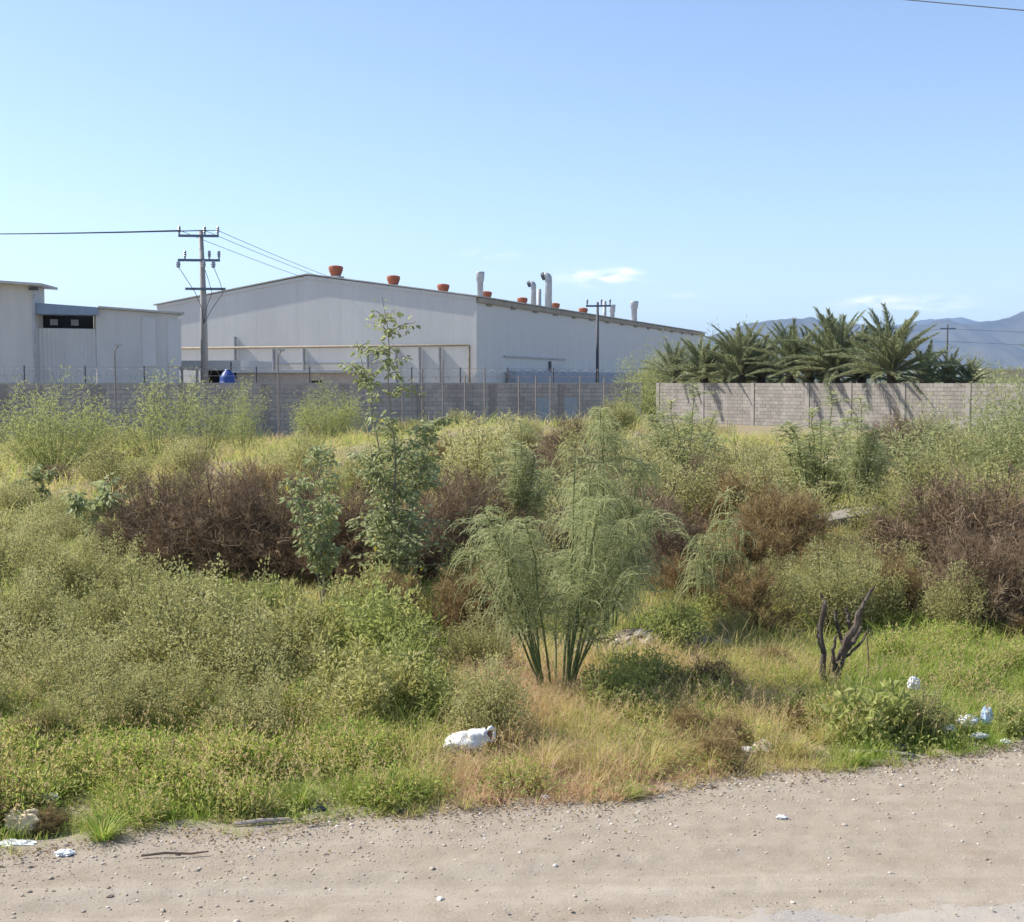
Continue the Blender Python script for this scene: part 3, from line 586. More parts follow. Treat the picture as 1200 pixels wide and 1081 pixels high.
# ------------------------------------------------------------------ plants: prototypes
def rot(v, ang):
    c, s = np.cos(ang), np.sin(ang); return np.stack([v[..., 0] * c - v[..., 1] * s, v[..., 0] * s + v[..., 1] * c, v[..., 2]], -1)
def curve(p0, d0, length, droop, k=6):
    t = np.linspace(0, 1, k)[:, None] * length; return p0 + d0 * t + np.array([0, 0, -1.0]) * droop * t * t
def olive_shrub(seed, h=1.0, r=.62, nst=46, per=120, ll=.026, lw=.013, mat='olive', stem='stem_brown', lo=.12, spike=.25):
    """leafy shrub: many fine stems fanning out of the base, small leaves along them"""
    global rng; rng = np.random.default_rng(seed); st = MB(); lf = MB(); P = []; D = []; V = []
    for k in range(nst):
        az = rng.uniform(0, 6.283); out = math.sqrt(rng.random()) * r; hh = h * (rng.uniform(.55, .95) * math.sqrt(max(.12, 1 - .72 * (out / r) ** 2)) + (spike * rng.random() if rng.random() < .3 else 0))
        t = np.linspace(0, 1, 6)[:, None]; tip = np.array([math.cos(az) * out, math.sin(az) * out, hh]); b0 = tip * [.12, .12, 0] + [0, 0, -.03]
        pts = b0 * (1 - t) + tip * t + np.array([math.cos(az), math.sin(az), 0]) * (np.sin(t * math.pi) * .12 * out) + rng.normal(size=(6, 3)) * .012 * t
        st.tube(pts, np.linspace(.006, .002, 6), 3, False)
        n = int(per * (.5 + hh / h)); u = rng.uniform(lo, 1.0, n) ** .75; idx = np.clip(u * 5, 0, 4.999); i0 = idx.astype(int); fr = (idx - i0)[:, None]
        c = pts[i0] * (1 - fr) + pts[i0 + 1] * fr; w = (.11 * (1 - u) + .035)[:, None] * (h if h > .5 else .6); off = rng.normal(size=(n, 3)) * w
        P.append(c + off); D.append(unit(off + rng.normal(size=(n, 3)) * .03 + [0, 0, .03])); V.append(np.clip(rng.normal(.5, .17, n) + rng.normal(0, .13), 0, 1))
    P = np.concatenate(P); D = np.concatenate(D); V = np.concatenate(V); P[:, 2] = np.maximum(P[:, 2], .01); n = len(P)
    lf.leaves(P, D, ll * rng.uniform(.6, 1.4, n), lw * rng.uniform(.7, 1.3, n), V)
    return st, M[stem], lf, M[mat]
def dead_bush(seed, h=1.3, r=.9, nst=130, per=34, mat='dead', w=.006):
    """dome of bare fine twigs"""
    global rng; rng = np.random.default_rng(seed); st = MB(); tw = MB(); PT = []; V = []
    for k in range(nst):
        az = rng.uniform(0, 6.283); el = math.asin(rng.uniform(.08, 1)); rr = rng.uniform(.72, 1.0); tip = np.array([math.cos(az) * math.cos(el) * r, math.sin(az) * math.cos(el) * r, math.sin(el) * h]) * rr
        t = np.linspace(0, 1, 6)[:, None]; pts = tip * t + np.array([0, 0, 1]) * np.sin(t * 3.14) * .10 * r + rng.normal(size=(6, 3)) * .035 * t; pts[0, 2] = -.04
        st.tube(pts, np.linspace(.008, .002, 6), 3, False, rng.uniform(.2, .6)); bv = rng.normal(.5, .12)
        n = per; u = rng.uniform(.25, 1, n) ** .8; ix = np.clip(u * 5, 0, 4.999); i0 = ix.astype(int); fr = (ix - i0)[:, None]; c = pts[i0] * (1 - fr) + pts[i0 + 1] * fr
        d = unit(unit(tip) * .8 + rng.normal(size=(n, 3)) * .75 + [0, 0, .35]); L = rng.uniform(.08, .24, n)[:, None] * (r / .9)
        mid = c + d * L * .5 + rng.normal(size=(n, 3)) * .012; PT.append(np.stack([c, mid, c + d * L + rng.normal(size=(n, 3)) * .02], 1)); V.append(np.clip(bv + rng.normal(0, .17, n), 0, 1))
    PT = np.concatenate(PT); V = np.concatenate(V); PT[..., 2] = np.maximum(PT[..., 2], .005)
    n = len(PT); q = rng.integers(0, n, n * 2); c = PT[q, 1]; d = unit(PT[q, 2] - PT[q, 0] + rng.normal(size=(2 * n, 3)) * .10); L = rng.uniform(.03, .09, 2 * n)[:, None]
    tw.ribbons(PT, w, w * .6, V); tw.ribbons(np.stack([c, c + d * L], 1), w * .9, w * .5, np.clip(V[q] + .05, 0, 1))
    return st, M[mat], tw, M[mat]
def palo(seed, h=2.1, spread=.75, nst=9, nbr=9, nl=9, ll=.26, mat='palo', w=.0055, lean=.0, lo=.3, leaflets=True, dk=1.0, up=0.0, hmin=.55, mm=2.2, fan=.25, foot=.05):
    """palo verde: green stems fanning from the base, long drooping feathery leaves"""
    global rng; rng = np.random.default_rng(seed); st = MB(); lf = MB(); NP = []; ND = []; NV = []
    for k in range(nst):
        az = rng.uniform(0, 6.283) if k else 0; sp = spread * rng.uniform(.3, 1) if k else .08; hh = h * (1 if k == 0 else rng.uniform(hmin, .92)); sp = sp * (1.25 - .5 * (hh / h)); t = np.linspace(0, 1, 9)[:, None]
        o = np.array([math.cos(az), math.sin(az), 0]); pts = o * (sp * (fan * t + (1 - fan) * t ** 1.6)) + np.array([0, 0, 1]) * hh * (t - .10 * t ** 3 * (sp > .3)) + o * foot + rng.normal(size=(9, 3)) * .018 * t + np.array([lean, 0, 0]) * t ** 1.5
        pts[0, 2] = -.05; st.tube(pts, np.linspace(.0105, .0035, 9) * (h / 2.1), 5, False)
        lines = [(pts, 1.0)]
        for q in range(nbr):
            u = rng.uniform(lo, .97); ix = u * 8; i0 = int(ix); c = pts[i0] * (1 - ix + i0) + pts[i0 + 1] * (ix - i0); a2 = rng.uniform(0, 6.283); d = unit(np.array([math.cos(a2), math.sin(a2), rng.uniform(.3, 1.1)]))
            L = h * rng.uniform(.10, .24) * (1.15 - u * .5); bp = curve(c, d, L, .55 / max(L, .2), 5); st.tube(bp, np.linspace(.005, .0018, 5), 3, False); lines.append((bp, .0))
        for ln, main in lines:
            n = int(nl * (mm if main else 1.0)); u0 = lo if main else .15; u = 1 - (1 - u0) * rng.random(n) ** 1.35; k2 = len(ln) - 1; ix = np.clip(u * k2, 0, k2 - .001); i0 = ix.astype(int); fr = (ix - i0)[:, None]
            c = ln[i0] * (1 - fr) + ln[i0 + 1] * fr
            for rep in range(2):
                a2 = rng.uniform(0, 6.283, n); d = unit(np.stack([np.cos(a2), np.sin(a2), rng.uniform(-.1 + up, .7 + up, n)], 1)); NP.append(c); ND.append(d); NV.append(np.clip(rng.normal(.5, .2, n), 0, 1))
    P = np.concatenate(NP); D = np.concatenate(ND); V = np.concatenate(NV); n = len(P); L = ll * rng.uniform(.6, 1.25, n)
    t = np.linspace(0, 1, 5)[None, :, None]; s = L[:, None, None] * t; dr = rng.uniform(1.6, 3.4, n)[:, None, None] * (.26 / ll) * dk
    pts = P[:, None] + D[:, None] * s * (1 - .35 * t) + np.array([0, 0, -1.0]) * dr * s * s; pts[..., 2] = np.maximum(pts[..., 2], .02)
    lf.ribbons(pts, w, w * .55, V)
    if leaflets:
        for rep in range(7):
            u = rng.uniform(.1, 1, n); ix = np.clip(u * 4, 0, 3.999); i0 = ix.astype(int); fr = (ix - i0)[:, None]; ar = np.arange(n)
            c = pts[ar, i0] * (1 - fr) + pts[ar, i0 + 1] * fr; dd = pts[ar, i0 + 1] - pts[ar, i0]
            lf.leaves(c, unit(unit(dd) + rng.normal(size=(n, 3)) * .6), .018, .006, np.clip(V + .08, 0, 1))
    return st, M['stem_green'], lf, M[mat]
def tobacco(seed, h=3.4, stems=((0, 0, 1.0),), nbr=16, nl=9, ll=.075, gap=(.0, .0), lo=.2):
    """tree tobacco: lanky stem, arching branchlets, loose oval leaves"""
    global rng; rng = np.random.default_rng(seed); st = MB(); lf = MB(); P = []; D = []; V = []
    for sx, sy, hf in stems:
        t = np.linspace(0, 1, 12)[:, None]; hh = h * hf; pts = np.array([sx, sy, 0]) * t ** 1.2 + np.array([0, 0, hh]) * t + np.cumsum(rng.normal(size=(12, 3)) * [.028, .028, 0], 0) * t; pts[0, 2] = -.06
        st.tube(pts, np.linspace(.018, .003, 12) * (hh / 3.4), 6, False); lines = [(pts, lo)]
        for q in range(nbr):
            u = rng.uniform(lo, .98)
            if gap[0] < u < gap[1] and rng.random() < .85: continue
            ix = u * 11; i0 = int(ix); c = pts[i0] * (1 - ix + i0) + pts[i0 + 1] * (ix - i0); a2 = rng.uniform(0, 6.283); d = unit(np.array([math.cos(a2), math.sin(a2), rng.uniform(.4, 1.3)]))
            L = h * rng.uniform(.09, .20) * (1.25 - .75 * u); L = max(L, .18); bp = curve(c, d, L, .35 / max(L, .25), 6); st.tube(bp, np.linspace(.007, .002, 6), 4, False); lines.append((bp, .1))
        for j, (ln, l0) in enumerate(lines):
            n = nl * (3 if j == 0 else 1); k2 = len(ln) - 1; u = rng.uniform(l0, 1, n); 
            if j == 0 and gap[1] > 0: u = u[~((u > gap[0]) & (u < gap[1]))]; n = len(u)
            ix = np.clip(u * k2, 0, k2 - .001); i0 = ix.astype(int); fr = (ix - i0)[:, None]; c = ln[i0] * (1 - fr) + ln[i0 + 1] * fr
            for rep in range(2):
                d = unit(rng.normal(size=(n, 3)) * [1, 1, .5] + [0, 0, -.35]); pet = .03 + .03 * rng.random(n)[:, None]; P.append(c + d * pet); D.append(d + [0, 0, -.3]); V.append(np.clip(rng.normal(.5, .2, n), 0, .93) + (rng.random(n) < .012) * .6)
    P = np.concatenate(P); D = np.concatenate(D); V = np.clip(np.concatenate(V), 0, 1); n = len(P); L = ll * rng.uniform(.55, 1.3, n)
    # broad leaves: six-sided outline with a fold
    Dn = unit(D); N = unit(rng.normal(size=(n, 3)) + [0, 0, .7]); S = unit(np.cross(Dn, N)); U = np.cross(S, Dn); W = (L * rng.uniform(.42, .62, n))[:, None]; L = L[:, None]
    vv = np.stack([P, P + Dn * L * .28 + S * W * .45 + U * W * .12, P + Dn * L * .68 + S * W * .38 + U * W * .1, P + Dn * L - U * W * .15, P + Dn * L * .68 - S * W * .38 + U * W * .1, P + Dn * L * .28 - S * W * .45 + U * W * .12], 1)
    i = np.arange(n)[:, None] * 6; lf.add(vv.reshape(-1, 3), np.concatenate([i + np.array([[0, 1, 2, 3]]), i + np.array([[0, 3, 4, 5]])]), np.repeat(V, 6))
    return st, M['stem_pale'], lf, M['tobacco']
PROTO = {}
def proto(key, parts, names=('stems', 'foliage')):
    st, sm, lf, lm = parts; PROTO[key] = (st.mesh(names[0], sm), lf.mesh(names[1], lm), names)
def plant(key, name, label, cat, x, y, s=1.0, sz=None, rz=None, group=None, z=None):
    a, b, nm = PROTO[key]; zz = float(H(x, y)) if z is None else z
    t = thing(name, label, cat, (x, y, zz), random.uniform(0, 6.283) if rz is None else rz, group); t.scale = (s, s, sz or s)
    for me, n in ((a, nm[0]), (b, nm[1])):
        o = bpy.data.objects.new(n, me); col.objects.link(o); o.parent = t
    return t
random.seed(5)
for k in range(5): proto(f'olive{k}', olive_shrub(100 + k, 1.0, .60 + .07 * k, 50, 125, .040, .021, spike=.38))
for k in range(3): proto(f'dead{k}', dead_bush(200 + k, 1.3, .95, 150, 38))
for k in range(2): proto(f'rust{k}', dead_bush(220 + k, .9, .6, 90, 34, 'rust', .006))
proto('palo_main', palo(300, 2.15, .80, 20, 6, 7, .27, w=.0062, lo=.36, dk=.85, up=.15, hmin=.58, mm=9, fan=.75, foot=.10))
proto('palo_a', palo(301, 2.1, .60, 13, 6, 9, .27, w=.011, leaflets=False, lo=.3, dk=.7, up=.25, mm=8, fan=.6, foot=.08))
proto('palo_b', palo(302, 2.0, .60, 16, 6, 8, .22, w=.011, leaflets=False, lo=.2, dk=.5, up=.5, mm=9, fan=.7, foot=.08))
proto('palo_spire', palo(303, 2.3, .40, 6, 10, 12, .30, w=.008, mm=14))
proto('palo_small', palo(304, 1.1, .22, 2, 7, 9, .26, w=.007, lo=.4))
proto('palo_lime', olive_shrub(305, 2.2, 1.4, 95, 90, .10, .018, 'palo_lime', 'stem_green', .12, .4))
proto('palo_lime2', olive_shrub(306, 2.1, 1.0, 50, 70, .10, .018, 'palo_lime', 'stem_green', .2, .5))
proto('palo_grey', olive_shrub(307, 2.0, 1.4, 110, 95, .09, .018, 'palo', 'stem_green', .12, .4))
proto('tob_tall', tobacco(400, 3.3, ((0.0, 0, 1.0), (-.32, .05, .86), (.35, .1, .62), (-.22, -.1, .56), (.1, .3, .50)), 34, 13, .062, (.60, .68), .15))
proto('tob_mid', tobacco(401, 1.75, ((0, 0, 1.0), (.22, .1, .8), (-.15, -.1, .7)), 20, 12, .06, (0, 0), .3))
proto('tob_low', tobacco(402, .8, ((0, 0, 1.0), (.25, .1, .8), (-.2, .15, .8)), 10, 8, .085, (0, 0), .2))
for k in range(3): proto(f'weed{k}', olive_shrub(500 + k, .45, .36, 34, 60, .034, .017, 'weed', 'stem_green'))
for k in range(2): proto(f'broad{k}', olive_shrub(520 + k, .5, .34, 20, 24, .075, .045, 'weed', 'stem_green', spike=.4))
for k in range(2): proto(f'leafy{k}', olive_shrub(580 + k, .9, .6, 40, 62, .070, .030, 'weed' if k else 'yellow', 'stem_green', .15, .4))
for k in range(3): proto(f'herb{k}', olive_shrub(560 + k, .30, .30, 34, 34, .036, .011, 'grass', 'stem_green', .1, .35))
proto('straw0', dead_bush(570, .34, .26, 60, 22, 'rust', .004))
proto('pale0', olive_shrub(540, .55, .42, 40, 90, .022, .011, 'olive', 'stem_brown'))

# ------------------------------------------------------------------ plants: placed
def pxy(px, Y): return (px - CX) / F * Y
def hgt(py, Y, x): return CAMH + (HOR - py) / F * Y - float(H(x, Y))
def put(key, base_h, name, label, cat, px, Y, top, group=None, wid=1.0, rz=None):
    x = pxy(px, Y); s = hgt(top, Y, x) / base_h; return plant(key, name, label, cat, x, Y, s * wid, s, rz, group)
put('palo_main', 2.15, 'palo_verde', 'tall feathery palo verde with arching green stems behind the roadside grass', 'shrub', 652, 10.1, 520, wid=1.08, rz=.4)
put('palo_spire', 2.3, 'palo_verde', 'slender palo verde spire rising just behind the big feathery one', 'shrub', 716, 12.2, 478, wid=1.0)
put('palo_a', 2.1, 'palo_verde', 'drooping palo verde standing on dry grass behind the feathery clump', 'shrub', 612, 17.5, 492, wid=.95)
put('palo_small', 1.1, 'palo_verde', 'small single-stemmed palo verde with fern-like leaves beside rusty weeds', 'shrub', 845, 12.9, 575)
put('palo_b', 2.0, 'palo_verde', 'airy palo verde clump in front of sunlit block wall', 'shrub', 960, 23, 458, wid=1.35)
put('palo_a', 2.1, 'palo_verde', 'thin palo verde leaning beside the airy clump before sunlit wall', 'shrub', 1008, 22, 466, wid=1.0)
put('palo_b', 2.0, 'palo_verde', 'palo verde at the warehouse end of the sunlit block wall', 'shrub', 800, 26, 450, wid=1.35)
put('palo_lime2', 2.1, 'palo_verde', 'lime green palo verde where the two block walls meet', 'shrub', 748, 48, 445, wid=1.0)
put('palo_lime', 2.2, 'palo_verde', 'broad bright green palo verde against the shaded block wall', 'shrub', 64, 34, 446, wid=1.2)
put('palo_lime2', 2.1, 'palo_verde', 'lime green palo verde sapling against shaded wall below factory bay', 'shrub', 182, 37, 450, wid=1.15)
put('palo_lime2', 2.1, 'palo_verde', 'lime green palo verde sapling under the tall utility pole', 'shrub', 240, 39, 455, wid=1.0)
put('palo_lime2', 2.1, 'palo_verde', 'thin lime palo verde sapling in front of the beige shed wall', 'shrub', 284, 41, 456, wid=.8)
put('palo_lime', 2.2, 'palo_verde', 'rounded palo verde against shaded wall behind the tall leafy sapling', 'shrub', 384, 45, 450, wid=1.1)
put('palo_grey', 2.0, 'palo_verde', 'wide grey-green palo verde hiding the end of sunlit wall', 'shrub', 1160, 25, 446, wid=1.25)
put('palo_grey', 2.0, 'palo_verde', 'grey-green palo verde beside dark brown bush at sunlit wall', 'shrub', 1250, 24, 440, wid=1.0)
put('tob_tall', 3.35, 'leafy_sapling', 'tall lanky sapling with loose blue-green leaves above the brown bushes', 'sapling', 462, 14.4, 345, wid=1.12, rz=0)
put('tob_mid', 1.75, 'leafy_sapling', 'shorter leafy sapling in front of the large brown bush', 'sapling', 376, 13.6, 522)
put('tob_low', .8, 'leafy_sapling', 'low leafy sapling with yellowed tips beneath bright green palo verde', 'sapling', 42, 26, 545)
put('tob_low', .8, 'leafy_sapling', 'low leafy sapling at the edge of the large brown bush', 'sapling', 118, 17, 565)
G = 'dry brown bushes across the lot'
for px, Y, top, w, k, lab in ((190, 16.6, 548, 1.0, 0, 'dry brown bush at the outer end of the large brown thicket'), (255, 16.2, 538, 1.15, 1, 'dry brown bush at the heart of the large brown thicket'),
        (325, 15.9, 545, 1.1, 2, 'dry brown bush in the large thicket behind the shorter sapling'), (395, 15.4, 560, .95, 0, 'dry brown bush between the two leafy saplings'),
        (530, 17.0, 545, 1.15, 1, 'dry brown bush between tall sapling and feathery palo verde'), (480, 16.0, 575, .9, 2, 'dry brown bush behind the foot of the tall sapling'),
        (675, 33, 487, 1.1, 0, 'dark brown bush on the mound in front of shaded wall'), (640, 24, 520, 1.0, 1, 'brown bush on dry slope behind the drooping palo verde'),
        (775, 15.4, 578, 1.0, 1, 'dry brown bush between palo verde spire and rusty weeds'), (735, 19, 545, .95, 2, 'dry brown bush behind the slender palo verde spire'),
        (820, 22, 530, .9, 0, 'dry brown bush below the palo verde at sunlit wall end'),
        (1072, 33, 478, 1.3, 2, 'dark brown bush at the foot of the sunlit block wall'), (1030, 34, 500, .8, 1, 'smaller brown bush at the foot of the sunlit block wall'),
        (1110, 15.0, 556, 1.15, 0, 'dry brown bush beside the concrete slab'), (1180, 14.4, 548, 1.3, 1, 'large dry brown bush below the wide grey-green palo verde'), (1260, 15.8, 552, 1.1, 2, 'dry brown bush past the wide grey-green palo verde'),
        (590, 20, 545, .9, 2, 'brown bush half hidden behind the drooping palo verde'), (655, 15.5, 590, .9, 0, 'brown bush directly behind the tall feathery palo verde'), (700, 22, 520, .9, 1, 'brown bush behind the spire on the dry slope'),
        (1160, 13.0, 605, 1.0, 2, 'low dry brown bush in front of the large brown one')):
    put(f'dead{k}', 1.3, 'dry_bush', lab, 'bush', px, Y, top, G, w)
G = 'rusty dry weeds in the lot'
for px, Y, top in ((885, 15, 600), (905, 17, 560), (870, 20, 545), (930, 19, 565), (880, 12.6, 655), (805, 14.2, 640), (560, 12.6, 650), (455, 12.4, 660), (965, 16, 630), (1040, 13.5, 640), (690, 26, 512), (540, 30, 500), (300, 24, 535)):
    put(f'rust{len(bpy.data.objects) % 2}', .9, 'rusty_weed', 'rusty brown dried weed clump standing among the green shrubs', 'weed', px, Y, top, G)
G = 'olive-grey shrubs of the thicket'
lab = 'olive-grey small-leaved shrub packed in the thicket behind the roadside grass'
cnt = 0
for row, (Y, tops) in enumerate(((8.9, 792), (9.7, 745), (10.6, 708), (11.6, 676), (12.6, 660))):
    px = -60 + (row % 2) * 55
    while px < (590 if row < 3 else 470):
        jx = px + random.uniform(-22, 22); jy = Y + random.uniform(-.3, .3) + max(0, (300 - jx)) * -.0008
        tp = tops + random.uniform(-34, 38)
        if row >= 3 and 230 < jx < 420: tp += 28
        if jx > 440: tp += (jx - 440) * .10
        kk = cnt % 7
        if kk < 5: put(f'olive{kk}', 1.0, 'olive_shrub', lab, 'shrub', jx, jy, tp, G, random.uniform(.85, 1.25))
        else: put(f'leafy{kk - 5}', .9, 'leafy_weed_bush', lab, 'shrub', jx, jy, tp - 5, 'yellow-green leafy bushes of the thicket', random.uniform(.8, 1.1))
        cnt += 1; px += 88 + random.uniform(-14, 20)
lab = 'olive-grey shrub behind the charred stump and rubble'
for px, Y, top in ((930, 13.4, 660), (975, 12.6, 650), (1020, 12.9, 655), (985, 14.2, 628), (1040, 14.4, 625), (905, 14.5, 650), (1128, 12.6, 665), (800, 12.9, 700), (860, 12.1, 715), (1075, 13.6, 650)):
    put(f'olive{cnt % 5}', 1.0, 'olive_shrub', lab, 'shrub', px, Y, top, 'olive shrubs behind the stump', .9); cnt += 1
lab = 'grey-green shrub growing on the dry slope far back in the lot'
for px, Y, top in ((130, 28, 520), (10, 24, 560), (215, 30, 515), (330, 22, 575), (880, 30, 515), (930, 28, 520), (1110, 22, 520), (770, 30, 505), (840, 24, 560), (1150, 20, 540), (1210, 19, 530), (575, 27, 495), (720, 38, 470), (60, 20, 590), (20, 17, 610), (95, 16, 622)):
    put(f'olive{cnt % 5}', 1.0, 'olive_shrub', lab, 'shrub', px, Y, top, 'shrubs far back in the lot', 1.15); cnt += 1
G = 'small green weeds'
for px, Y, top in ((795, 11.6, 705), (250, 12.7, 680), (310, 13.1, 675), (205, 12.9, 672), (60, 8.4, 852), (20, 8.1, 865), (110, 8.6, 850), (380, 8.55, 842), (410, 8.6, 848), (165, 8.45, 862), (730, 9.5, 775), (760, 10.2, 760), (860, 12.6, 690), (985, 9.6, 800), (940, 9.8, 805), (715, 10.9, 765)):
    put(f'weed{len(bpy.data.objects) % 3}', .45, 'green_weed', 'small bright green leafy weed tuft at the edge of taller growth', 'weed', px, Y, top, G)
lab = 'broad-leaved weed on the verge beside scattered litter'
for px, Y, top in ((1022, 8.75, 796), (1192, 8.9, 836), (1090, 8.95, 815), (1065, 8.85, 828), (1215, 8.95, 830)):
    put(f'broad{len(bpy.data.objects) % 2}', .5, 'broadleaf_weed', lab, 'weed', px, Y, top, 'broad-leaved weeds on the verge')
put('pale0', .55, 'dusty_shrub', 'dusty pale shrub at the front of the olive thicket above roadside grass', 'shrub', 268, 8.75, 815)
put('pale0', .55, 'dusty_shrub', 'dusty pale little shrub at the verge among litter', 'shrub', 1088, 8.8, 803, wid=.8)
put('pale0', .55, 'dusty_shrub', 'dusty pale little shrub at the edge of the dirt', 'shrub', 255, 7.35, 938, wid=.7)

gr = random.Random(31)
for k in range(64):
    Y = gr.uniform(20, 46); px = gr.uniform(-20, 1210)
    if 700 < px < 1000 and Y < 24: continue
    x = pxy(px, Y); key, bh, nm, lab, cat, hh, grp = gr.choice([('rust0', .9, 'rusty_weed', 'rusty brown dried weed clump standing among the green shrubs', 'weed', .55, 'rusty dry weeds in the lot'), ('dead1', 1.3, 'dry_scrub', 'low dry brown scrub tuft on the straw-coloured slope', 'scrub', .55, 'dry scrub tufts on the slope'),
        ('olive1', 1.0, 'olive_shrub', 'grey-green shrub growing on the dry slope far back in the lot', 'shrub', .6, 'shrubs far back in the lot'), ('weed1', .45, 'green_weed', 'small bright green leafy weed tuft at the edge of taller growth', 'weed', .5, 'small green weeds'), ('olive3', 1.0, 'olive_shrub', 'grey-green shrub growing on the dry slope far back in the lot', 'shrub', .8, 'shrubs far back in the lot')])
    q = hh * gr.uniform(.7, 1.3) / bh; plant(key, nm, lab, cat, x, Y, q * 1.35, q, None, grp)

def clump(seed, n, L0, w, v0):
    global rng; rng = np.random.default_rng(seed); out = []
    for frac, vv in ((1.0, v0), (.25, v0 + .35)):
        m_ = int(n * frac); a = rng.uniform(0, 6.283, m_); rr = np.sqrt(rng.random(m_)); L = (L0 * rng.uniform(.5, 1.15, m_))[:, None, None]; t = np.linspace(0, 1, 6)[None, :, None]; ln = (.2 + .8 * rr)[:, None, None]; d = np.stack([np.cos(a), np.sin(a), 0 * a], 1)
        pts = (d * (rr * .07)[:, None])[:, None] + np.array([0, 0, -.02]) + np.array([0, 0, 1.0]) * L * (t - .55 * ln * t ** 2.5) + d[:, None] * L * ln * (.3 * t + .6 * t * t); pts[..., 2] = np.maximum(pts[..., 2], -.02)
        out.append(MB().ribbons(pts, w * rng.uniform(.7, 1.3, m_), w * .15, np.clip(rng.normal(vv, .09, m_), .02, 1), np.stack([-np.sin(a), np.cos(a), 0 * a], 1)))
    return out[1], M['grass'], out[0], M['grass']
proto('clump0', clump(700, 240, .27, .008, .2), ('dry_blades', 'blades')); proto('clump1', clump(701, 260, .27, .006, .56), ('dry_blades', 'blades'))
for px, py, s_, k in ((462, 944, 1.0, 0), (425, 938, .8, 0), (492, 935, .8, 0), (120, 985, .8, 0), (738, 938, .55, 0), (1000, 898, .6, 0), (350, 945, .8, 0), (60, 935, .9, 0), (640, 905, 1.0, 1), (700, 900, 1.0, 1), (760, 905, 1.1, 1), (830, 905, 1.0, 1), (880, 870, 1.0, 1), (930, 888, .9, 1), (590, 915, .9, 1), (800, 868, 1.0, 1), (960, 870, .9, 1), (540, 850, .9, 1), (660, 850, .9, 1)):
    q = gnd(px, py); plant(f'clump{k}', 'grass_clump', 'arching bright green grass clump at the edge of the dirt' if k == 0 else 'arching straw-coloured grass clump in the roadside strip', 'grass clump', q[0], q[1], s_, None, None, 'green grass clumps' if k == 0 else 'straw grass clumps')

gr = random.Random(12)
for k in range(95):
    px = gr.uniform(-20, 1220); q = gnd(px, 0 + 1000 - px * .105 - gr.uniform(6, 130)); x, y = float(q[0]), float(q[1])
    if y < edge(x) + .12 or (500 < px < 590 and y < 8.9) or (570 < px < 730 and y > 9.1) or (930 < px < 1020 and y > 9.3) or (px > 1035 and y < edge(x) + .75): continue
    st_ = gr.random() < (.32 if 480 < px < 1000 else .12); sc = gr.uniform(.55, 1.1) * (.75 if y < edge(x) + .5 else 1)
    plant('straw0' if st_ else f'herb{k % 3}', 'straw_weed' if st_ else 'roadside_herb', 'x', 'weed', x, y, sc * 1.1, sc, None, 'dry straw weeds in the roadside strip' if st_ else 'herb mounds in the roadside strip')
for px, Y, top, key in ((872, 24, 522, 'olive2'), (905, 20, 548, 'olive4'), (560, 25, 500, 'olive1'), (745, 24, 505, 'olive3'), (700, 29, 490, 'olive0'), (782, 21, 520, 'olive2'), (940, 25, 530, 'olive1'), (1060, 20, 560, 'olive4'), (1015, 27, 520, 'olive0'), (650, 20, 540, 'olive3'), (700, 16, 580, 'olive1'), (590, 14.5, 610, 'olive2'), (20, 19, 585, 'olive3'), (75, 21, 575, 'olive0'), (-15, 15, 615, 'olive4'), (130, 14.5, 635, 'olive2'), (60, 14, 640, 'olive1'), (420, 26, 525, 'olive0'), (350, 30, 512, 'olive4'), (480, 30, 505, 'olive2')):
    put(key, 1.0, 'olive_shrub', 'x', 'shrub', px, Y, top, 'shrubs far back in the lot', 1.1)

# ------------------------------------------------------------------ date palms
def frond_mesh(seed, L, mat):
    global rng; rng = np.random.default_rng(seed); mb = MB(); t = np.linspace(0, 1, 9)[:, None]
    pts = np.array([1.0, 0, 0]) * L * t * (1 - .12 * t) + np.array([0, 0, -1.0]) * .55 * L * t ** 2.2 * rng.uniform(.25, .9); mb.tube(pts, np.linspace(.035, .006, 9), 4, False, .95)
    n = 80; u = np.linspace(.10, 1, n); ix = np.clip(u * 8, 0, 7.999); i0 = ix.astype(int); fr = (ix - i0)[:, None]; c = pts[i0] * (1 - fr) + pts[i0 + 1] * fr; tg = unit(pts[i0 + 1] - pts[i0])
    for s in (-1, 1):
        d = unit(tg * 1.0 + np.array([0, s, 0]) * .55 + np.array([0, 0, .25]) + rng.normal(size=(n, 3)) * .1); ln = .42 * np.sin(np.clip(u * 1.15, 0, 1) * 2.6 + .35)[:, None] * rng.uniform(.85, 1.1, (n, 1)) + .08
        mb.ribbons(np.stack([c, c + d * ln * .55, c + d * ln + [0, 0, -.07]], 1), .036, .006, np.clip(rng.normal(.5, .18, n), 0, 1))
    return mb.mesh('frond', mat)
FR = [frond_mesh(600 + k, 2.6, M['frond']) for k in range(5)]; DF = frond_mesh(640, 2.0, M['rust'])
def w2y(px):          # how far ahead the sunlit wall is along a photo column
    a, L, rz = along(769, 80, 1330, 55); k = (px - CX) / F; d = (math.cos(rz), math.sin(rz)); t = (k * a[1] - a[0]) / (d[0] - k * d[1]); return a[1] + d[1] * t
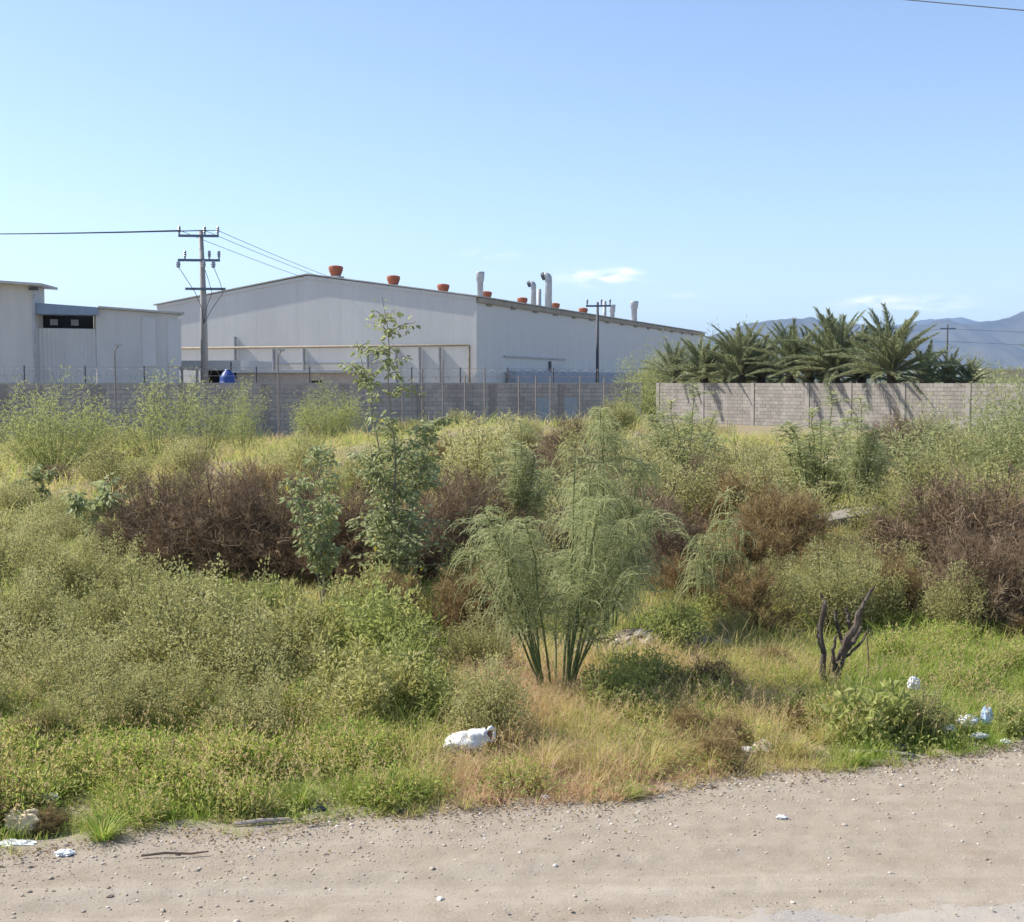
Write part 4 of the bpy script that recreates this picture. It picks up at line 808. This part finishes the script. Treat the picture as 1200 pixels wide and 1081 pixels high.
def palm(px, back, crown_py, top_py, nf, lab, tr=.24):
    Y = w2y(px) + back; x = pxy(px, Y); zc = CAMH + (HOR - crown_py) / F * Y; span = (crown_py - top_py) / F * Y; s = span / 2.45
    p = thing('date_palm', lab, 'palm', (x, Y, 0), 0, 'date palms behind the sunlit wall'); mb = MB()
    lathe(mb, [(tr * 1.2, -.2), (tr, .3)] + [(tr * (1.0 + .16 * (k % 2)), .3 + (zc - .2) * k / 9) for k in range(1, 10)] + [(tr * .5, zc + .35), (.02, zc + .45)], 12); mb.build('trunk', M['palm_bark'], p)
    for k in range(nf):
        el = R(86 - 84 * (k / (nf - 1)) ** 1.5 + random.uniform(-7, 7)); az = k * 2.39996 + random.uniform(-.25, .25)
        o = bpy.data.objects.new('frond', FR[k % 5]); col.objects.link(o); o.parent = p; o.location = (0, 0, zc + .1); o.rotation_euler = (random.uniform(-.6, .6), -el, az); q = s * random.uniform(.7, 1.15); o.scale = (q, q, q)
    for k in range(random.randint(3, 7)):
        o = bpy.data.objects.new('dead_frond', DF); col.objects.link(o); o.parent = p; o.location = (0, 0, zc - .1); o.rotation_euler = (random.uniform(-.4, .4), R(random.uniform(15, 70)), random.uniform(0, 6.28)); q = s * random.uniform(.35, .5); o.scale = (q, q, q)
    p.rotation_euler = (R(random.uniform(-5, 5)), R(random.uniform(-7, 7)), random.uniform(0, 6))
palm(1045, 1.6, 441, 366, 54, 'tallest date palm with upright fronds, closest to the bare pilaster')
palm(978, 1.9, 438, 366, 54, 'tall full date palm beside the tallest one')
palm(918, 1.8, 440, 376, 48, 'medium date palm in the middle of the row')
palm(872, 2.0, 442, 378, 46, 'medium date palm with slightly lower crown next to low bushy ones')
palm(830, 1.9, 444, 392, 42, 'low bushy date palm near the warehouse end of the row')
palm(785, 6, 446, 402, 38, 'lowest date palm at the warehouse corner')
palm(1110, 4, 450, 412, 30, 'small date palm apart from the row, below the faraway pole')
palm(1138, 5, 452, 418, 26, 'little date palm next to the small one below faraway pole'); palm(1078, 5, 450, 402, 30, 'short date palm leaning out beside the tallest one'); palm(895, 5, 446, 384, 34, 'half-hidden date palm between the two medium ones')
palm(948, 5, 446, 386, 36, 'short date palm squeezed between two taller ones'); palm(1010, 5, 446, 384, 36, 'short date palm under the tallest one'); palm(852, 6, 446, 390, 34, 'half-hidden date palm between low bushy and medium ones')
for px, Y, top in ((765, 92, 414), (797, 90, 405), (822, 88, 400), (850, 84, 398), (1190, 70, 438), (1175, 72, 437), (1085, 78, 424), (1140, 76, 424), (895, 82, 420), (760, 90, 420), (1165, 78, 428), (990, 76, 425), (945, 80, 425), (850, 84, 425), (1060, 76, 428)):
    put('palo_grey' if px != 1085 else 'palo_lime', 2.1, 'leafy_shrub', 'dense green shrub filling the gap behind the sunlit wall below palms', 'shrub', px, Y, top, 'shrubs behind the sunlit wall', 1.0)

# ------------------------------------------------------------------ stump, slab, rubble, litter
rng = np.random.default_rng(77)
p = gnd(980, 812); z0 = float(H(p[0], p[1])); k_ = p[1] / F
S = thing('charred_stump', 'dark gnarled stump with lopped branches standing in green grass', 'stump', (p[0], p[1], z0))
def limb(name, pp, r0, r1, parent):
    t = np.linspace(0, 1, 12); pp = np.array(pp, float); u = np.linspace(0, 1, len(pp)); q = np.stack([np.interp(t, u, pp[:, i]) for i in range(3)], 1) + rng.normal(size=(12, 3)) * [.004, .004, 0]
    rr = np.linspace(r0, r1, 12) * rng.uniform(.88, 1.12, 12) * .85; return MB().tube(q, rr, 9).build(name, M['bark_dark'], parent)
pxl = lambda x, y, d=0: [(x - 980) * k_, d, (812 - y) * k_]
limb('trunk', [pxl(978, 818), pxl(980, 790), pxl(984, 770)], .055, .045, S)
limb('trunk', [pxl(965, 818, .05), pxl(966, 780, .05), pxl(962, 740, .07), pxl(967, 705, .05)], .034, .022, S)
limb('branch', [pxl(984, 772), pxl(992, 745, -.05), pxl(1000, 728, -.08), pxl(1003, 712, -.08)], .04, .03, S)
limb('branch', [pxl(990, 762), pxl(1004, 750, .06), pxl(1013, 737, .1)], .026, .018, S)
limb('branch', [pxl(1000, 730), pxl(1010, 712, .04), pxl(1020, 698, .1), pxl(1028, 690, .15)], .024, .012, S)
limb('branch', [pxl(988, 755), pxl(982, 735, .05), pxl(979, 715, .08)], .02, .013, S)
limb('branch', [pxl(996, 735), pxl(993, 718, .04), pxl(991, 710, .04)], .02, .016, S)
limb('branch', [pxl(978, 790), pxl(973, 765, -.06), pxl(976, 742, -.08)], .02, .012, S)
limb('branch', [pxl(1003, 713, -.08), pxl(1008, 705, -.1), pxl(1006, 696, -.1)], .014, .006, S)
limb('branch', [pxl(984, 775), pxl(998, 765, .03), pxl(1012, 752, .05), pxl(1020, 735, .05)], .018, .008, S)
limb('branch', [pxl(966, 770, .05), pxl(958, 750, .02), pxl(957, 730, .0)], .014, .007, S)
limb('branch', [pxl(967, 707), pxl(964, 700, .05), pxl(960, 694, .05)], .016, .006, S)
for x in (968, 972, 988, 992, 975): limb('dead_stalk', [pxl(x, 816, .1), pxl(x + random.uniform(-8, 8), 770, .1)], .008, .004, S)
for px, py, top in ((1016, 800, 745), (848, 735, 690)):
    q = gnd(px, py); t = MB().tube([[0, 0, -.03], [.01, 0, .2], [.0, .02, (py - top) * q[1] / F]], [.009, .008, .005], 5).build('dry_stalk', M['stem_brown']); t.location = (q[0], q[1], float(H(q[0], q[1])))
    tag(t, 'thin upright dry stalk close beside the dark stump' if px > 900 else 'thin upright dry stalk beside the small palo verde', 'stalk')
p = gnd(1012, 612); Yb = 21.5; x = pxy(1012, Yb); mb = MB(); nx = 24; xs_ = np.linspace(-.78, .78, nx)
sl = MB(); sl.box((0, 0, .0), (.80, .26, .08)); o = sl.build('concrete_slab', plain('weathered_slab', (.27, .24, .20), (.18, .16, .13), .95, 5, bmp=.4)); o.location = (x, Yb, float(H(x, Yb)) + .28); o.rotation_euler = (R(5), R(-8), R(16)); tag(o, 'broken tilted concrete slab lying between brown bush and palo verde', 'slab')
mod = o.modifiers.new('bevel', 'BEVEL'); mod.width = .03; mod.segments = 2
M['rubble'] = leafy('rubble_stone', [(0, (.17, .13, .10)), (.5, (.34, .28, .23)), (1, (.55, .50, .45))], 0, .95, 0)
rb = MB()
for k in range(520):
    x = rng.normal(1.38, .42); y = rng.normal(11.75, .35); r = .010 + rng.exponential(.018); r = min(r, .08); sv, sf = STONES[k % 6]; rb.add(sv * [r * 1.2, r, r * .7] + [x, y, float(H(x, y)) + r * .3], sf, np.full(12, rng.beta(2, 2)))
struct(rb.build('rubble', M['rubble']), 'stuff', 'broken rubble and stones on bare ground beside the feathery palo verde')
rb = MB()
for k in range(260):
    px = rng.choice([590, 610, 470, 290, 720]); Y = 34 if px > 400 else 22; x = pxy(px, Y) + rng.normal(0, .9); y = Y + rng.normal(0, 1.2); r = min(.2, .03 + rng.exponential(.04)); sv, sf = STONES[k % 6]; rb.add(sv * [r * 1.3, r, r * .7] + [x, y, float(H(x, y)) + r * .3], sf, np.full(12, rng.beta(3, 2)))
struct(rb.build('rubble', M['rubble']), 'stuff', 'pale stones strewn over the dry mound')
for px, py, w, lab in ((895, 885, .075, 'grey rounded stone in the verge grass'), (832, 892 + 35, .03, 'small dark stone on bare dirt below the grey stone'), (702, 908, .05, 'reddish stone at the foot of the straw grass')):
    q = gnd(px, py); sv, sf = STONES[2]; rr = MB().add(sv * [w * 1.2, w, w * .8], sf, np.full(12, .7 if w > .06 else .25)).build('stone', M['gravel'] if w < .045 or w > .06 else M['stem_brown']); rr.location = (q[0], q[1], w * .5 + .01); rr.rotation_euler.z = px; tag(rr, lab, 'stone')
# crumpled litter
def crumple(name, label, cat, px, py, size, mat, seed, squash=.55, rz=0, lift=0.0, amp=.45):
    g = np.random.default_rng(seed); n, m2 = 22, 14; th = np.linspace(0, 2 * math.pi, n, endpoint=False); ph = np.linspace(0, math.pi, m2)
    T, Pp = np.meshgrid(th, ph); d = np.stack([np.sin(Pp) * np.cos(T), np.sin(Pp) * np.sin(T), np.cos(Pp)], -1); r = np.ones(T.shape)
    for q in range(16):
        ax_ = unit(g.normal(size=3)); dd = d @ ax_; r = r + amp * .28 * (np.abs(((dd * g.uniform(1.2, 2.8) + g.random()) % 1) - .5) * 2 - .5)
    v = d * r[..., None] * np.array(size) * .5; i, j = np.meshgrid(np.arange(n), np.arange(m2 - 1)); a = j * n + i; b3 = j * n + (i + 1) % n
    f = np.stack([a, b3, b3 + n, a + n], -1).reshape(-1, 4); vv = v.reshape(-1, 3); vv[:, 2] = np.maximum(vv[:, 2], -size[2] * .4)
    o = MB().add(vv, f).build(name, mat); q = gnd(px, py); zz = max(float(H(q[0], q[1])), float(verge_z(q[0], q[1])) if q[1] < edge(q[0]) else 0); o.location = (q[0], q[1], zz + size[2] * .4 + lift); o.rotation_euler = (0, 0, rz); return tag(o, label, cat)
M['white_plastic'] = plain('white_plastic', (.78, .78, .77), (.62, .62, .61), .4, 14, bmp=.3, spec=.5)
M['cream_foam'] = plain('cream_foam', (.62, .52, .34), (.50, .40, .24), .8, 8, bmp=.3)
M['blue_plastic'] = plain('pale_blue_plastic', (.30, .50, .72), (.62, .68, .74), .4, 18)
M['cardboard'] = plain('brown_cardboard', (.27, .15, .09), (.17, .09, .055), .85, 9)
M['dark_plastic'] = plain('dark_plastic', (.07, .09, .11), (.03, .04, .05), .4, 12)
# tied white sack
q = gnd(548, 893); SK = thing('plastic_sack', 'white tied plastic sack lying in the roadside grass', 'sack', (q[0], q[1], 0), 0); ks = q[1] / F
g = np.random.default_rng(8); nr, na = 30, 28; u = np.linspace(0, 1, nr); axp = np.stack([np.interp(u, [0, .25, .6, .85, 1], [-29, -18, 4, 20, 25]), 0 * u, np.interp(u, [0, .25, .6, .85, 1], [13, 20, 24, 30, 33])], 1) * ks
rad = np.interp(u, [0, .05, .2, .45, .65, .78, .88, .95, 1], [1, 5, 10, 14.5, 15, 11, 8.5, 9, 8]) * ks; ang = np.arange(na) * 2 * math.pi / na; tg = unit(np.gradient(axp, axis=0)); side = np.array([0, 1.0, 0]); upv = np.cross(tg, side) * -1
ring = []
for i in range(nr):
    w = 1 + .14 * np.sin(ang * 5 + u[i] * 9) * .6 + .13 * (vnoise(ang * 2.3 + 3, np.full(na, u[i] * 9), 4) - .5) * 2 + .07 * np.sin(ang * 11 + u[i] * 23); w[-1] = w[0]
    ring.append(axp[i] + rad[i] * w[:, None] * (np.cos(ang)[:, None] * side + np.sin(ang)[:, None] * upv[i]))
ring = np.array(ring); ring[..., 2] = np.maximum(ring[..., 2], .012); i, j = np.meshgrid(np.arange(nr - 1), np.arange(na), indexing='ij'); f = np.stack([i * na + j, i * na + (j + 1) % na, (i + 1) * na + (j + 1) % na, (i + 1) * na + j], -1).reshape(-1, 4)
MB().add(ring.reshape(-1, 3), f).build('bag_body', M['white_plastic'], SK, True)
c = axp[-1]; th = np.linspace(0, 2 * math.pi, 17); d1 = unit(np.array([.55, -.75, .1])); e1 = unit(np.cross(d1, [0, 0, 1])); e2 = np.cross(e1, d1)
mb = MB().tube(c + d1 * .012 + (np.cos(th)[:, None] * e1 + np.sin(th)[:, None] * e2) * (7.6 + 1.3 * np.sin(th * 3 + 1) + .8 * np.sin(th * 5))[:, None] * ks, (2.2 + .8 * np.sin(th * 4)) * ks, 7, False); mb.build('rolled_mouth', M['white_plastic'], SK, True)
MB().tube([c + d1 * .0, c + d1 * .010], 5.0 * ks, 10).build('opening', M['cardboard'], SK)
crumple('foam_chunk', 'cream foam chunk lying in grass at the dirt edge', 'litter', 28, 978, (.20, .14, .13), M['cream_foam'], 1, lift=.015)
crumple('plastic_bag', 'flat white plastic scrap under the cream foam chunk', 'litter', 18, 992, (.22, .09, .035), M['white_plastic'], 2)
crumple('paper_scrap', 'white paper scrap on bare dirt near cream foam', 'litter', 76, 1005, (.10, .07, .03), M['white_plastic'], 3)
crumple('paper_scrap', 'white paper scrap caught up in the green grass', 'litter', 58, 944, (.11, .05, .05), M['white_plastic'], 4, lift=.03)
crumple('cardboard_scrap', 'curled brown cardboard scrap at the dirt edge below sack', 'litter', 576, 944, (.17, .07, .045), M['cardboard'], 5)
crumple('plastic_bag', 'white plastic bag snagged on top of verge weeds', 'litter', 1070, 842, (.09, .08, .10), M['white_plastic'], 6, lift=.22)
crumple('plastic_bag', 'crumpled white bag by the broad-leaved weeds', 'litter', 1133, 862, (.14, .09, .08), M['white_plastic'], 7, lift=.07)
crumple('plastic_bag', 'blue and white crumpled wrapper by broad-leaved weeds', 'litter', 1156, 860, (.085, .06, .13), M['blue_plastic'], 8, lift=.07)
crumple('foam_tray', 'flattened white foam tray at the edge of gravel', 'litter', 1148, 873, (.12, .06, .035), M['white_plastic'], 9, lift=.05)
crumple('plastic_bag', 'dark bluish plastic bag tucked under the verge weeds', 'litter', 1052, 880, (.11, .08, .055), M['dark_plastic'], 10)
crumple('plastic_bag', 'torn pale plastic bag beside the grey stone', 'litter', 876, 888, (.12, .08, .07), M['white_plastic'], 11, lift=.01)
crumple('plastic_bag', 'dark torn plastic bag on the dirt edge below green tuft', 'litter', 372, 952, (.12, .06, .04), M['dark_plastic'], 12)
crumple('plastic_bag', 'black plastic scrap at the dirt edge near cardboard', 'litter', 470, 956, (.09, .06, .05), M['dark_plastic'], 13)
crumple('paper_scrap', 'small pale scrap flattened on open dirt', 'litter', 916, 962, (.06, .04, .02), M['white_plastic'], 14)
crumple('plastic_bag', 'small white bag crumpled in grass above the dark bluish bag', 'litter', 1112, 868, (.09, .07, .06), M['white_plastic'], 21, lift=.06)
crumple('plastic_cup', 'pale cup squashed at the gravel edge beside broad-leaved weeds', 'litter', 1178, 874, (.07, .06, .05), M['white_plastic'], 22)
crumple('paper_scrap', 'tan paper scrap on the dirt edge near the green clump', 'litter', 715, 945, (.08, .05, .03), M['cream_foam'], 23)
crumple('paper_scrap', 'crumpled pale scrap in the straw grass past the white sack', 'litter', 640, 938, (.06, .05, .035), M['white_plastic'], 24)
q = gnd(205, 1008); o = MB().tube([[-.17, -.02, .02], [-.05, 0, .028], [.08, .01, .02], [.17, .03, .025]], [.006, .007, .006, .004], 6).build('dry_twig', M['stem_brown']); o.location = (q[0], q[1], .01); tag(o, 'thin dry twig lying on bare dirt near paper scrap', 'twig')
q = gnd(305, 970); o = MB().tube([[-.14, -.03, .02], [.0, 0, .03], [.16, .04, .025]], [.011, .012, .009], 6).build('dry_twig', M['beige']); o.location = (q[0], q[1], .01); tag(o, 'pale stick lying at the dirt edge under green grass', 'twig')
q = gnd(1030, 888); o = MB().tube([[-.2, .03, .02], [.0, 0, .035], [.22, -.03, .02]], [.012, .013, .009], 6).build('dry_twig', M['beige']); o.location = (q[0], q[1], .01); tag(o, 'pale stick on gravel below the broad-leaved weeds', 'twig')

# ------------------------------------------------------------------ grass and ground cover
rng = np.random.default_rng(99)
def tone(x, y):
    """how dry the grass is: 0 lush green .. 1 straw"""
    px = CX + F * x / y
    v = .40 + (fbm(x * .8, y * .8, 61, 3) - .5) * .55
    near = (1 - sstep(10.2, 12, y))
    v = v + near * (sstep(470, 560, px) * (1 - sstep(940, 1010, px)) * .30 - (1 - sstep(430, 520, px)) * .14 - sstep(960, 1020, px) * .14)
    v = v - sstep(760, 900, px) * sstep(9.6, 10.3, y) * (1 - sstep(14, 16, y)) * .14
    v = v + (fbm(x * .22, y * .22, 67, 3) - .5) * .5 * sstep(14, 22, y) + sstep(18, 26, y) * .12 * (1 - .25 * sstep(700, 900, px) )
    return v
def blades(name, n, xr, yr, hh, ww, label, dens=None, k=4, seed=0):
    global rng; rng = np.random.default_rng(900 + seed)
    y = rng.uniform(*yr, n) ; x = rng.uniform(*xr, n) * (y / yr[1])
    cl = fbm(x * 2.6, y * 2.6, 71 + seed, 3); keep = rng.random(n) < np.clip((cl - .22) * 2.4, .12, 1)
    if dens is not None: keep &= rng.random(n) < dens(x, y)
    x, y, cl = x[keep], y[keep], cl[keep]; n = len(x); z = H(x, y); z = np.where(y < edge(x) + .2, np.maximum(z, .005), z)
    hgt_ = hh * (.45 + 1.0 * cl) * rng.uniform(.5, 1.35, n) * np.clip(.5 + (y - edge(x)) * .9, .4, 1); a = rng.uniform(0, 6.283, n); ben = rng.uniform(.15, .85, n)
    d = np.stack([np.cos(a), np.sin(a), 0 * a], 1); t = np.linspace(0, 1, k)[None, :, None]
    pts = np.stack([x, y, z - .02], 1)[:, None] + np.array([0, 0, 1.0]) * hgt_[:, None, None] * (t - .35 * ben[:, None, None] * t * t) + d[:, None] * (hgt_ * ben)[:, None, None] * .7 * t * t
    V = tone(x, y) + rng.normal(0, .11, n) + (rng.random(n) < .10) * .28; V = np.clip(V[:, None] + np.linspace(-.02, .10, k)[None], 0.02, 1)
    sd = np.stack([-np.sin(a), np.cos(a), 0 * a], 1); mb = MB().ribbons(pts, ww * rng.uniform(.7, 1.3, n), ww * .2, V, unit(sd + rng.normal(size=(n, 3)) * .4))
    return struct(mb.build(name, M['grass']), 'stuff', label)
def d_near(x, y): return (y > edge(x) - .02 + .10 * rng.random(len(x))) * 1.0 * np.where(((x - 1.38) / .5) ** 2 + ((y - 11.75) / .4) ** 2 < 1, .12, 1)
def tufts(name, nt_, xr, yr, per, hh, ww, label, seed, dens, spread=.07, k=4):
    """grass as separate fans of arching blades"""
    global rng; rng = np.random.default_rng(seed); y = rng.uniform(*yr, nt_); x = rng.uniform(*xr, nt_) * (y / yr[1]); cl = fbm(x * 1.9 + 4, y * 1.9, seed, 3)
    kp = (rng.random(nt_) < dens(x, y)) & (rng.random(nt_) < np.clip((cl - .25) * 3.2, .10, 1)); x, y, cl = x[kp], y[kp], cl[kp]; n = len(x)
    th = hh * np.clip(np.exp(rng.normal(0, .33, n)), .4, 1.7) * (.5 + 1.0 * cl) * np.clip(.45 + (y - edge(x)) * .8, .35, 1); tv = tone(x, y) + rng.normal(0, .13, n) + (rng.random(n) < .12) * .25
    q = np.repeat(np.arange(n), (per * rng.uniform(.5, 1.5, n)).astype(int)); m_ = len(q); a = rng.uniform(0, 6.283, m_); rr = np.sqrt(rng.random(m_)); r0 = rr * spread * (.5 + th[q] * 1.6)
    bx = x[q] + np.cos(a) * r0; by = y[q] + np.sin(a) * r0; bz = H(bx, by) - .015; L = th[q] * rng.uniform(.45, 1.2, m_); ln = (.15 + .75 * rr * rng.uniform(.4, 1.3, m_)); a2 = a + rng.normal(0, .5, m_)
    d = np.stack([np.cos(a2), np.sin(a2), 0 * a2], 1); t = np.linspace(0, 1, k)[None, :, None]; ln = ln[:, None, None]; L3 = L[:, None, None]
    pts = np.stack([bx, by, bz], 1)[:, None] + np.array([0, 0, 1.0]) * L3 * (t * (1.05 - .15 * ln) - .42 * ln * t * t * t) + d[:, None] * L3 * ln * (.25 * t + .75 * t * t)
    V = np.clip((tv[q] + rng.normal(0, .10, m_) + (rng.random(m_) < .08) * .3)[:, None] + np.linspace(-.03, .10, k)[None], .02, 1)
    sd = np.stack([-np.sin(a2), np.cos(a2), 0 * a2], 1); mb = MB().ribbons(pts, ww * rng.uniform(.6, 1.4, m_), ww * .15, V, unit(sd + rng.normal(size=(m_, 3)) * .45))
    return struct(mb.build(name, M['grass']), 'stuff', label)
tufts('roadside_grass', 9000, (-5.4, 5.6), (6.2, 11.4), 30, .185, .0055, 'green and straw roadside grass along the dirt edge', 905, d_near)
blades('short_grass', 60000, (-5.2, 5.4), (6.2, 11.2), .10, .005, 'short fine grass between the roadside tufts', d_near, 3, 1)
tufts('lot_grass', 7000, (-10, 10), (10.8, 22), 16, .22, .010, 'mixed dry and green grass between the shrubs', 915, lambda x, y: np.where(((x - 1.38) / .55) ** 2 + ((y - 11.75) / .45) ** 2 < 1, .05, np.where((x < -.3) & (y < 13.5), .3, .9)), .12, 3)
blades('lot_ground_grass', 60000, (-10, 10), (10.8, 22), .16, .010, 'short dry and green grass covering soil between shrubs', lambda x, y: np.where(((x - 1.38) / .55) ** 2 + ((y - 11.75) / .45) ** 2 < 1, .1, 1), 3, 2)
tufts('dry_grass', 8000, (-32, 30), (21, 58), 14, .42, .022, 'dry straw grass tufts over the mound and slope', 925, lambda x, y: np.full(len(x), .9), .22, 3)
blades('far_ground_grass', 50000, (-32, 30), (21, 58), .2, .026, 'short straw grass covering the slope before the walls', None, 3, 3)
# seed heads above the roadside grass
n = 5200; y = rng.uniform(7.0, 10.6, n); x = rng.uniform(-4.6, 4.8, n); kp = (y > edge(x) + .2) & (fbm(x * 1.5, y * 1.5, 88, 3) > .42); x, y = x[kp], y[kp]; n = len(x)
hh = rng.uniform(.16, .34, n); a = rng.uniform(0, 6.283, n); t = np.linspace(0, 1, 4)[None, :, None]; d = np.stack([np.cos(a), np.sin(a), 0 * a], 1) * rng.uniform(.02, .2, n)[:, None]
pts = np.stack([x, y, H(x, y)], 1)[:, None] + np.array([0, 0, 1.0]) * hh[:, None, None] * t + d[:, None] * t * t; mb = MB().ribbons(pts, .0022, .0015, np.full((n, 4), .55))
for q in range(6):
    u = rng.uniform(.72, 1, n)[:, None]; c = pts[:, 2] * (1 - u) * 3 + pts[:, 3] * (1 - (1 - u) * 3); mb.leaves(c, rng.normal(size=(n, 3)) * [.5, .5, .3] + [0, 0, .8], .020, .007, np.clip(rng.normal(.86, .1, n), 0, 1))
struct(mb.build('grass_seed_heads', M['grass']), 'stuff', 'pinkish straw seed heads standing above the roadside grass')
# low creeping weeds
n = 60000; y = rng.uniform(7, 20, n); x = rng.uniform(-8, 8.5, n) * y / 20; kp = (y > edge(x) + .02) & (fbm(x * 1.3 + 5, y * 1.3, 95, 3) > .46); x, y = x[kp], y[kp]; n = len(x)
z = H(x, y) + rng.uniform(.01, .16, n); P = np.stack([x, y, z], 1); mb = MB().leaves(P, rng.normal(size=(n, 3)) + [0, 0, .4], rng.uniform(.018, .045, n), rng.uniform(.010, .022, n), np.clip(rng.normal(.5, .2, n), 0, 1))
struct(mb.build('ground_cover', M['weed']), 'stuff', 'low creeping green weeds over the soil')

# labels of look-alikes: say what each stands near
MARKS = [(-.27, 8.4, 'the white plastic sack'), (-1.35, 14.4, 'the tall lanky sapling'), (-2.1, 13.4, 'the shorter leafy sapling'), (-3.6, 16, 'the large brown thicket'), (.36, 10.4, 'the tall feathery palo verde'), (2.6, 10.3, 'the dark gnarled stump'), (-2.6, 7.2, 'the cream foam chunk'), (2.2, 13, 'the small fern-like palo verde'),
         (1.4, 11.8, 'the rubble patch'), (5.9, 21.5, 'the tilted concrete slab'), (-12.2, 34, 'the broad bright green palo verde'), (-10, 38, 'the lime saplings by the shaded wall'), (6.2, 24, 'the airy palo verde clump'), (10, 26, 'the wide grey-green palo verde'), (6, 15.2, 'the large dry brown bush'), (1.6, 33, 'the dark brown bush on the mound'), (.1, 17.5, 'the drooping palo verde'),
         (11, 35, 'the foot of the sunlit wall'), (-4, 44, 'the shaded block wall'), (-2.1, 8.7, 'the dusty pale shrub'), (3.6, 8.8, 'the scattered verge litter'), (3.8, 27, 'the palo verde at the sunlit wall end'), (-9.7, 26, 'the low yellow-tipped sapling')]
SHORT = {'olive_shrub': 'olive-grey small-leaved shrub', 'rusty_weed': 'rusty brown dried weed clump', 'green_weed': 'small bright green leafy weed', 'dry_scrub': 'low dry brown scrub tuft', 'grass_clump': None, 'broadleaf_weed': 'broad-leaved weed', 'straw_weed': 'small dry straw weed', 'leafy_weed_bush': 'yellow-green broad-leaved bush', 'roadside_herb': 'low bushy yellow-green herb'}
for o in list(bpy.data.objects):
    nm = o.name.split('.')[0]
    if o.parent is None and nm in SHORT and 'label' in o:
        x, y = o.location.x, o.location.y; mk = min(MARKS, key=lambda t: ((t[0] - x) ** 2 + (t[1] - y) ** 2) / y)[2]
        base = SHORT[nm] or ('bright green arching grass clump' if 'green' in o['label'] else 'straw-coloured arching grass clump')
        o['label'] = f'{base} growing near {mk}'

n = 3000; x = rng.uniform(-5, 6, n); y = edge(x) + .10 - np.abs(rng.normal(0, .16, n)); z = verge_z(x, y) + .006
P = np.stack([x, y, z + rng.uniform(0, .012, n)], 1); mb = MB().leaves(P, rng.normal(size=(n, 3)) * [1, 1, .25], rng.uniform(.008, .035, n), rng.uniform(.004, .014, n), np.clip(rng.normal(.35, .3, n), 0, 1))
struct(mb.build('leaf_litter', M['rust']), 'stuff', 'dry leaf bits and twigs scattered along the dirt edge')

# ------------------------------------------------------------------ the air
m = bpy.data.materials.new('haze_air'); m.use_nodes = True; nt = m.node_tree; nt.nodes.clear(); out = nt.nodes.new('ShaderNodeOutputMaterial'); pv = nt.nodes.new('ShaderNodeVolumePrincipled')
pv.inputs['Color'].default_value = (.42, .66, 1.0, 1); pv.inputs['Density'].default_value = .000085; pv.inputs['Anisotropy'].default_value = .0; nt.links.new(pv.outputs[0], out.inputs['Volume'])
hz = MB().span((-14100, -14100, -6), (14100, 14100, 520)).build('haze', m); struct(hz, 'stuff', 'thin bluish haze over the plain')
